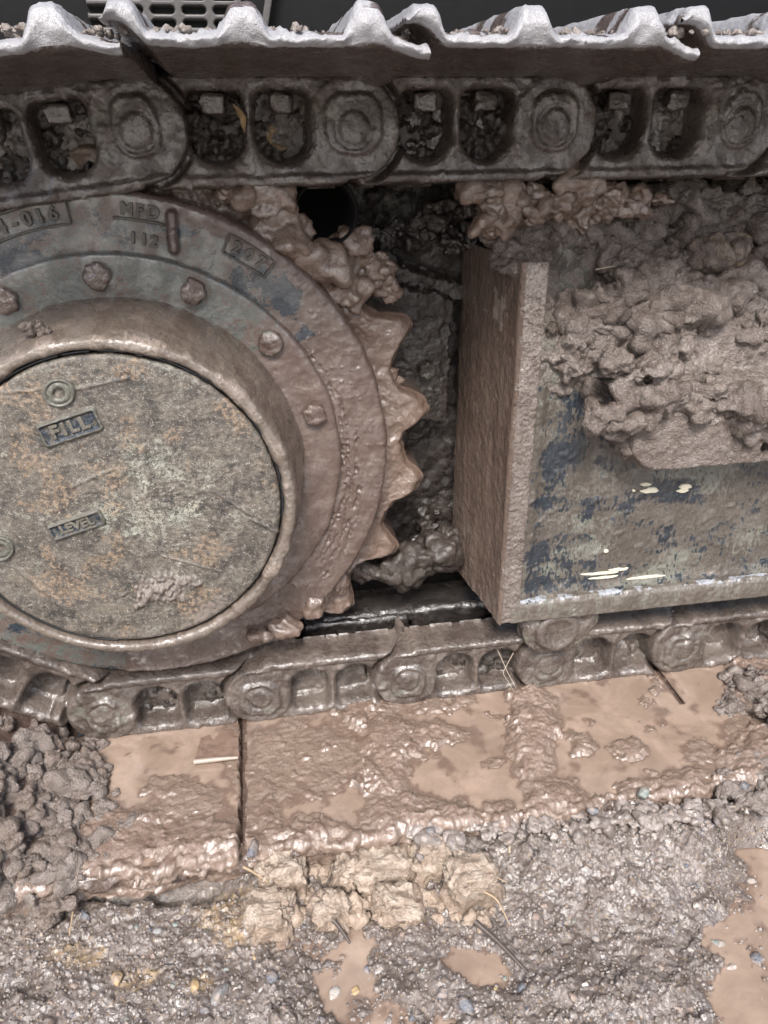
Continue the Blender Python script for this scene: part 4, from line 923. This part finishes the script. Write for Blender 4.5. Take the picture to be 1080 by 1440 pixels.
clods('mud_heap', 'rough clodded mud heap at the left on the lower track', [(*zp(15, 1060, SZ+.03), .09, .05, .035), (*zp(50, 1120, SZ+.02), .10, .06, .028), (*zp(10, 1180, SZ+.02), .10, .06, .028), (*zp(-60, 1110, SZ+.04), .10, .07, .045), (*zp(0, 1030, SZ+.03), .07, .03, .035), (*zp(40, 1215, SZ), .09, .03, .010), (*zp(110, 1185, SZ), .07, .03, .004), (*zp(60, 1070, SZ+.01), .06, .05, .014)], 380, .005, .020, SZ-.006, 1200, M_heap)
clods('mud_heap', 'clodded mud heap at the right edge spilling over the lower track shoe', [(*zp(1060, 950, SZ+.02), .035, .03, .03), (*zp(1090, 1000, SZ+.02), .05, .05, .035), (*zp(1075, 1085), .05, .04, .015), (*zp(1030, 985), .02, .02, .008), (*zp(1050, 1120, SZ), .06, .03, .006)], 120, .004, .018, SZ-.003, 1500, M_heap)

def clods_on(name, label, spots, n, rmin, rmax, seed, mat, depthfun, dry=.3):
    g = np.random.default_rng(seed); parts, sh = [], []
    for i in range(n):
        k = g.integers(0, len(spots)); cx_, cy_, sx, sy = spots[k]; u, v = np.clip(g.normal(size=2)*.5, -1.1, 1.1)
        r = rmin*(1-g.random()*(1-(rmin/rmax)**1.5))**(-1/1.5); x, y = cx_+u*sx, cy_+v*sy
        p = PY(x, y, depthfun(x, y)-.3*r)
        parts.append(blob(tuple(p), (r*g.uniform(.7, 1.7), r*g.uniform(.6, 1.), r*g.uniform(.55, 1.25)), seed+i, .45, 5 if r > .009 else 4, fineamp=.10)); sh.append(np.full(len(parts[-1][0]), g.random()))
    V, Fc = blobs(parts); sh = np.concatenate(sh)
    return tag(put(name, V, Fc, mat, None, True, dict(dry=dry-.2+.5*sh, pale=.02+.32*sh, ochre=.05+.1*(sh > .8))), label, 'mud heap')
def heapY(x, y):
    z_ = np.interp(y, [250, 330, 400, 470, 560], [.085, .045, .012, -.010, -.022]); return z_-.006
clods_on('mud_heap', 'large wet clods piled in the middle of the mud on the frame top', [(920, 400, 75, 60), (870, 345, 70, 40), (1000, 350, 60, 45), (800, 320, 60, 50), (930, 300, 60, 30), (825, 470, 45, 60), (760, 300, 45, 40), (720, 330, 22, 55), (905, 480, 60, 30), (1050, 330, 50, 50), (880, 530, 50, 30), (745, 360, 25, 30), (770, 285, 50, 24), (850, 285, 50, 24), (950, 275, 50, 20), (1040, 290, 40, 30), (990, 320, 50, 30), (870, 440, 60, 30), (960, 450, 60, 30), (1060, 420, 30, 60)], 260, .006, .028, 2100, M_heap, heapY)
clods_on('mud_heap', 'wet glossy mud hanging under the upper chain beside the frame corner', [(700, 275, 40, 14), (760, 285, 50, 22), (840, 285, 60, 22), (910, 280, 40, 16), (690, 300, 20, 30)], 40, .009, .024, 2300, M_slurry, lambda x, y: .02, .1)
clods_on('mud_heap', 'wet clods burying the top edge of the guard bracket', [(900, 545, 60, 35), (960, 560, 50, 18), (1020, 572, 60, 12), (865, 600, 16, 40), (1070, 580, 30, 14)], 46, .008, .022, 2500, M_heap, lambda x, y: -.062+.0*x, .35)
clods_on('mud_heap', 'wet brown mud bridging the gaps between the sprocket teeth', [(556, 528, 8, 10), (540, 400, 22, 20), (530, 375, 20, 16), (525, 385, 16, 20)], 22, .006, .015, 2600, M_slurry, lambda x, y: .055, .2)['kind'] = 'stuff'
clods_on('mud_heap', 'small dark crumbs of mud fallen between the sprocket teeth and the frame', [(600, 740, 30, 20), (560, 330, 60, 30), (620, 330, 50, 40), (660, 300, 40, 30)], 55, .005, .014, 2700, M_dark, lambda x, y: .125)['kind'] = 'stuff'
gs = np.random.default_rng(91); pr_ = []; shd = []
for i in range(300):
    x = gs.uniform(-.34, -.15); y = gs.uniform(-.215, -.012); r = .0055*(1-gs.random()*.86)**-.62
    zt = -.676+max(0., (-.165-x))*.66
    if y < -.197: zt -= gs.uniform(0, .05)
    pr_.append(blob((x, y, zt+.15*r), (r*gs.uniform(.8, 1.7), r*gs.uniform(.8, 1.6), r*gs.uniform(.6, 1.)), 5200+i, .45, 5 if r > .011 else 4, fineamp=.12)); shd.append(np.full(len(pr_[-1][0]), gs.random()))
V_, F_ = blobs(pr_); shd = np.concatenate(shd)
tag(put('mud_heap', V_, F_, M_heap, None, True, dict(dry=.4+.4*shd, pale=.05+.3*shd, silt=.45*(shd < .55))), 'rough wet mud covering the climbing track shoe at the left edge', 'mud heap')
clods('clay_crumbs', 'small crumbs of yellowish clay broken off between the larger clay lumps', [(*zp(x_, y_, GZ+.01), .02, .014, .010) for x_, y_ in ((400, 1275), (450, 1260), (500, 1270), (540, 1262), (590, 1265), (630, 1270), (680, 1290), (440, 1225), (575, 1225))], 120, .0025, .010, GZ+.002, 4200, M_clay)['kind'] = 'stuff'
gq = np.random.default_rng(88); pr_ = []
for i in range(330):
    x = gq.uniform(-.1, .62); y = -.2+abs(gq.normal())*.05; r = gq.uniform(.0014, .0038); pr_.append(blob((x, y, .0592+.2*r), (r, r, r*.8), 3300+i, .4, 3))
V_, F_ = blobs(pr_); o_ = put('mud_crumbs', V_, F_, M_heap, None, True, dict(dry=np.full(len(V_), .5), pale=np.full(len(V_), .6))); tag(o_, 'pale mud crumbs lying between the ridges of the upper track shoes', kind='stuff')
clods('mud_heap', 'crumbled mud spilling from the right shoe edges down to the gravel', [(*zp(600+i*55, 1172-i*4, SZ-.006), .03, .016, .006) for i in range(9)], 170, .003, .011, SZ-.008, 3000, M_ground, .7)['kind'] = 'stuff'

# ================================================================== LOOSE THINGS ON THE GROUND
clay = [(395, 1240, .030, .022, .030, 'cracked yellowish clay lump leftmost in the bank under the track'), (480, 1245, .016, .016, .030, 'narrow upright clay lump beside the dark crack'),
        (545, 1232, .036, .022, .026, 'broad orange tinted clay lump squeezed from under the shoe'), (602, 1228, .023, .02, .034, 'square sided clay lump standing in the middle of the bank'),
        (668, 1255, .034, .024, .036, 'big blocky clay lump with dry grass lying over it'), (470, 1290, .022, .018, .014, 'low crumbling clay lump under the narrow one'), (560, 1282, .03, .02, .014, 'flat crumbled clay lump in front of the broad one'), (380, 1290, .028, .022, .018, 'low clay lump at the foot of the leftmost one'), (760, 1215, .026, .022, .022, 'rounded grey mud lump right of the upright straw')]
for i, (x, y, a, b_, c_, lab) in enumerate(clay):
    p = PZ(x, y, GZ+.022)
    V, Fc = ico(5); Vb = np.sign(V)*np.abs(V)**.52; Vb = Vb/np.linalg.norm(Vb, axis=1).max()*1.22*np.array([a*.92, b_, c_*1.3])
    t = random.uniform(-.4, .4); Vr = Vb.copy(); Vr[:, 0] = Vb[:, 0]*math.cos(t)-Vb[:, 2]*math.sin(t); Vr[:, 2] = Vb[:, 0]*math.sin(t)+Vb[:, 2]*math.cos(t)
    sd_ = 900+i; x_, y_, z_ = Vr[:, 0]+i*.31, Vr[:, 1], Vr[:, 2]
    d = .010*fbm(x_, y_, z_, 22, 3, .5, sd_)+.0062*fbm(x_, y_, z_, 75, 4, .58, sd_+3)+.0022*fbm(x_, y_, z_, 240, 2, .5, sd_+5)
    crk = sm(np.abs(fbm(x_, y_, z_, 34, 3, .55, sd_+7)), .05, .005); d = d-.008*crk
    Vr = Vr+V*d[:, None]
    grey = i == 8
    o = put('mud_lump' if grey else 'clay_lump', Vr+np.array([p[0], p[1]+.012, GZ+.012]), Fc, M_ground if grey else M_clay, None, True, dict(dry=np.full(len(V), .4), pale=.2+.3*(V[:, 2] > .2), ochre=np.full(len(V), .0 if grey else .08)))
    tag(o, lab, 'mud lump' if grey else 'clay lump', 'clay lumps squeezed out in front of the track' if not grey else None)

def hz(x, y):                                                  # ground height by nearest sample
    i = min(max(np.searchsorted(gx, x), 0), len(gx)-1); j = min(max(np.searchsorted(gy, y), 0), len(gy)-1); return H[i, j]
# single stones: few shared meshes
smesh = []
for k in range(10):
    V, Fc = ico(3); g = np.random.default_rng(40+k)
    d = 1+.3*fbm(V[:, 0]+k*2.3, V[:, 1], V[:, 2], 1.1, 3, .5, 950+k)
    Vs = V*d[:, None]
    for _ in range(7):                                          # chipped flats
        n = g.normal(size=3); n /= np.linalg.norm(n); m = Vs@n; lim = g.uniform(.62, .9); Vs = Vs-np.outer(np.maximum(m-lim, 0), n)*.9
    Vs = Vs*np.array([1, g.uniform(.6, .9), g.uniform(.5, .75)]); smesh.append((Vs, Fc))
stone_data = {}
named = [(622, 1397, .011, 0, 'blue grey stone in the middle puddle'), (470, 1388, .013, 2, 'pale stone on the left shore of the middle puddle'), (1012, 1320, .014, 5, 'big blue grey stone on the shore of the right puddle'), (1030, 1352, .011, 2, 'pale blue stone in the right puddle'),
         (1058, 1232, .008, 1, 'grey stone in the upper part of the right puddle'), (905, 1170, .010, 5, 'greenish round stone below the shoe edge at right'), (880, 1160, .012, 2, 'pinkish pale stone beside the greenish round one'), (605, 1168, .008, 0, 'dark stone stuck in the shoe edge mud'), (355, 1195, .015, 0, 'black stone wedged at the end of the dark joint'),
         (382, 1375, .011, 0, 'dark angular stone left of the middle puddle'), (165, 1377, .012, 3, 'pale yellow stone in the lower left gravel'), (275, 1392, .010, 3, 'orange stone in the lower left gravel'), (120, 1292, .011, 0, 'slate blue stone below the left mud heap'), (735, 1390, .010, 0, 'slate stone at the shore right of the middle puddle'), (590, 1205, .008, 0, 'dark blue stone on top of the broad clay lump'), (1068, 1160, .012, 5, 'dark green stone at the right edge'), (905, 1115, .012, 5, 'green grey stone on the shoe mud at right'), (1045, 1105, .010, 0, 'dark flat stone in the right mud heap'), (835, 1140, .010, 0, 'curved dark chip at the shoe edge'), (1065, 1340, .012, 0, 'dark stone at the right edge in the puddle'), (500, 1385, .009, 3, 'yellow stone at the top of the pale stone'), (655, 1415, .014, 0, 'dark grey stone beside the blue grey one'), (310, 1400, .016, 1, 'grey stone at the bottom, left of the puddle')]
def stone(x, y, z, r, mk, mt, label, group):
    key = (mk, mt)
    if key not in stone_data:
        me = raw_mesh('stone', smesh[mk][0], smesh[mk][1]); me.materials.append(STONES[mt]); stone_data[key] = me
    o = bpy.data.objects.new('stone', stone_data[key]); COL.objects.link(o); o.location = (x, y, z)
    o.rotation_euler = (random.uniform(-.4, .4), random.uniform(-.4, .4), random.uniform(0, 6.3)); o.scale = (r, r, r)
    tag(o, label, 'stone', group); return o
for i, (x, y, r, mt, lab) in enumerate(named):
    onshoe = lab.startswith(('dark stone stuck', 'black stone', 'green grey', 'dark flat', 'curved', 'dark blue'))
    p = PZ(x, y, SZ+.006 if onshoe else GZ+.004); z = SZ+.006 if onshoe else hz(p[0], p[1])+r*.15
    if lab.startswith('dark blue'): z = GZ+.05; p = PZ(x, y, z)
    stone(p[0], p[1], z, r*.68, i % 10, mt, lab, None)
cnt = 0
CN = ['slate', 'grey', 'pale', 'ochre', 'brown', 'greenish']
def region(x, y):
    side = 'left of the middle puddle' if x < 470 else ('between the puddles' if x < 900 else 'beside the right puddle')
    return side+(', near the track' if y < 1290 else ', at the bottom' if y > 1380 else ', halfway down')
for k in range(900):
    x, y = random.uniform(-10, 1090), random.uniform(1180, 1440)
    p = PZ(x, y, GZ); r = random.choice([.0024, .003, .0034, .004, .0052])
    if p[1] > -.225: continue
    h = hz(p[0], p[1])
    if h < GZ-.0068 and random.random() < .75: continue
    mt = random.choices(range(6), (4, 4, 2, .8, 7, 2))[0]; sz = 'tiny' if r < .0032 else 'small'
    stone(p[0], p[1], h-r*.1, r, k % 10, mt, '%s %s pebble in mud %s' % (sz, CN[mt], region(x, y)), '%s %s pebbles %s' % (sz, CN[mt], region(x, y)))
    cnt += 1
    if cnt >= 150: break
# uncountable grit
def grit(n):
    V0, F0 = ico(0) if False else ico(1); Vs, Fs = [], []; g = np.random.default_rng(77)
    for i in range(n):
        x, y = g.uniform(-30, 1110), g.uniform(1150, 1445); p = PZ(x, y, GZ)
        if p[1] > -.205: continue
        h = hz(p[0], p[1])
        if h < GZ-.007 and g.random() < .8: continue
        r = g.uniform(.0010, .0024); Vs.append(V0*r*g.uniform(.6, 1.2, 3)+np.array([p[0], p[1], h+r*.3])); Fs.append(F0+len(Fs)*len(V0))
    o = put('grit', np.concatenate(Vs), np.concatenate(Fs), M_ground, None, True, dict(dry=np.repeat(g.random(len(Vs)), len(V0)), pale=np.repeat(g.random(len(Vs))*.8, len(V0))), loc=(0, 0, GZ))
    tag(o, 'fine grit and crumbs strewn over the churned mud', kind='stuff')
grit(5000)

def stick(name, label, cat, pts, r, mat, curve=.0):
    pts = np.array(pts, float); n = 14; t = np.linspace(0, 1, n); ts = np.linspace(0, 1, len(pts))
    path = np.stack([np.interp(t, ts, pts[:, i]) for i in range(3)], 1); path += curve*np.stack([np.sin(t*3.1), np.sin(t*5), np.sin(t*2.2)], 1)
    V, q = tube_vf(path, r*(1-.5*t)*(1+.15*np.sin(t*40)), 7); return tag(put(name, V, q, mat), label, cat)
g1 = GZ+.03
stick('straw', 'tall pale straw standing upright among the clay lumps', 'straw', [PY(724, 1345, -.235), PY(716, 1250, -.228), PY(715, 1172, -.215)], .0021, M_drystraw, .001)
stick('twig', 'thick dark wet twig leaning below the upright straw', 'twig', [PZ(668, 1296, g1-.01), PZ(742, 1368, g1-.022)], .003, M_twig, .001)
stick('twig', 'thin forked twig lying over the thick dark twig', 'twig', [PZ(690, 1290, g1), PZ(720, 1340, g1-.012), PZ(770, 1368, g1-.022)], .0014, M_twig, .002)
stick('straw', 'bent straw lying across the big blocky clay lump', 'straw', [PZ(630, 1222, g1+.012), PZ(680, 1228, g1+.014), PZ(712, 1240, g1+.006)], .0013, M_straw, .001)
stick('straw', 'curved straw on the front of the big blocky clay lump', 'straw', [PZ(668, 1250, g1+.01), PZ(696, 1268, g1+.004), PZ(716, 1300, g1-.006)], .0014, M_straw, .002)
stick('straw', 'pale straw bundle end at the left of the clay bank', 'straw', [PZ(330, 1215, g1+.004), PZ(378, 1240, g1+.006)], .002, M_straw, .001)
stick('straw', 'thin straw hanging under the left mud heap', 'straw', [PZ(90, 1245, g1), PZ(102, 1275, g1-.006), PZ(98, 1315, g1-.014)], .0012, M_straw, .001)
stick('straw', 'dark stalk reaching down to the middle puddle', 'straw', [PZ(462, 1288, g1-.01), PZ(492, 1326, g1-.02)], .0028, M_twig, .001)
stick('straw', 'tiny pale straw sticking out of the mud heap on the frame', 'straw', [PY(838, 379, -.005), PY(864, 374, -.02)], .0009, M_pale)
stick('straw', 'thin dirty straw hanging over the lower chain window', 'straw', [PY(700, 915, -.003), PY(712, 945, -.008), PY(725, 968, -.012)], .0007, M_pale, .001)
stick('straw', 'second thin straw crossing the one over the lower chain window', 'straw', [PY(722, 918, -.003), PY(706, 948, -.009), PY(722, 972, -.014)], .0006, M_pale, .001)
def strip_leaf(pts, w, label):
    pts = np.array(pts); n = 16; t = np.linspace(0, 1, n); ts = np.linspace(0, 1, len(pts)); path = np.stack([np.interp(t, ts, pts[:, i]) for i in range(3)], 1)
    wd = w*np.sin(np.clip(t*3.0+.14, 0, math.pi)); side = np.array([.9, -.3, .2]); rows = [path+np.outer(wd*k, side)+np.outer(np.abs(k)*wd*.5, [0, -1, 0]) for k in (-1, -.5, 0, .5, 1)]
    P = np.stack(rows, 1); P += .0006*fbm(P[..., 0], P[..., 1], P[..., 2], 120, 3, .5, 871)[..., None]; B = P+np.array([0, .0006, 0]); q = quads(n, 5)
    tag(put('dead_leaf', np.concatenate([P.reshape(-1, 3), B.reshape(-1, 3)]), np.concatenate([q, q[:, ::-1]+n*5]), M_yleaf), label, 'leaf')
M_yleaf = simple('yellow_dead_leaf', (.22, .15, .07), .45, sc=300)
strip_leaf([PY(328, 146, .004), PY(342, 165, .0), PY(343, 188, .006)], .0032, 'curled yellow dead leaf stuck in an upper chain window')
# leaf scrap with rolled pale edge
LF = thing('leaf_scrap', 'brown leaf scrap with a rolled pale edge floating by the dark joint', 'leaf', tuple(PZ(305, 1058, SZ+.002)))
c4 = [PZ(284, 1030, SZ-.0012), PZ(334, 1016, SZ-.0006), PZ(336, 1066, SZ+.005), PZ(274, 1072, SZ+.005)]
n = 16; P = np.zeros((n, n, 3))
for i in range(n):
    for j in range(n): s, t = i/(n-1), j/(n-1); P[i, j] = (c4[0]*(1-s)+c4[1]*s)*(1-t)+(c4[3]*(1-s)+c4[2]*s)*t
P += .0022*np.stack([fbm(P[..., 0], P[..., 1], k_*3., 55, 3, .55, 861+k_) for k_ in range(3)], -1); P2 = P.copy(); P2[..., 2] -= .0008
V = np.concatenate([P.reshape(-1, 3), P2.reshape(-1, 3)]); qq = np.concatenate([quads(n, n, flip=True), quads(n, n)+n*n]); LB = put('leaf_blade', V, qq, M_leaf, LF)
Vt, qt = tube_vf([c4[3]+np.array([-.001, 0, .001]), (c4[3]+c4[2])/2+np.array([0, -.0005, .0018]), c4[2]+np.array([-.001, 0, .001])], [.0034, .0030, .0018], 8); put('rolled_edge', Vt, qt, M_roll, LB)

# ================================================================== MACHINE BODY BEHIND THE UPPER RUN
MB = thing('excavator_body', 'dark excavator body with a slotted grille behind the upper track', 'excavator body', (.3, .6, .1))
bm = bmesh.new(); box_bm(bm, (.5, .75, .30), (1.6, .17, .42), .01); bm_put('body_panel', bm, M_body, MB)
xs = np.arange(-.11, .105, .0016); zs = np.arange(.10, .26, .0016); Xg, Zg = np.meshgrid(xs, zs, indexing='ij'); s = np.full(Xg.shape, 9.)
for r_ in range(9):
    for c_ in range(5): s = np.minimum(s, rbox(Xg, Zg, -.095+c_*.044+(r_ % 2)*.0, .112+r_*.0165, .0165, .0045, .0045))
grid('grille_panel', np.stack([Xg, .565+.02*sm(s, .001, -.0015), Zg], -1), M_grille, MB, flip=False)
bm = bmesh.new(); box_bm(bm, (.152, .56, .19), (.005, .01, .14), .002, Matrix.Rotation(math.radians(14), 4, 'Y')); bm_put('panel_edge', bm, M_grille, MB)
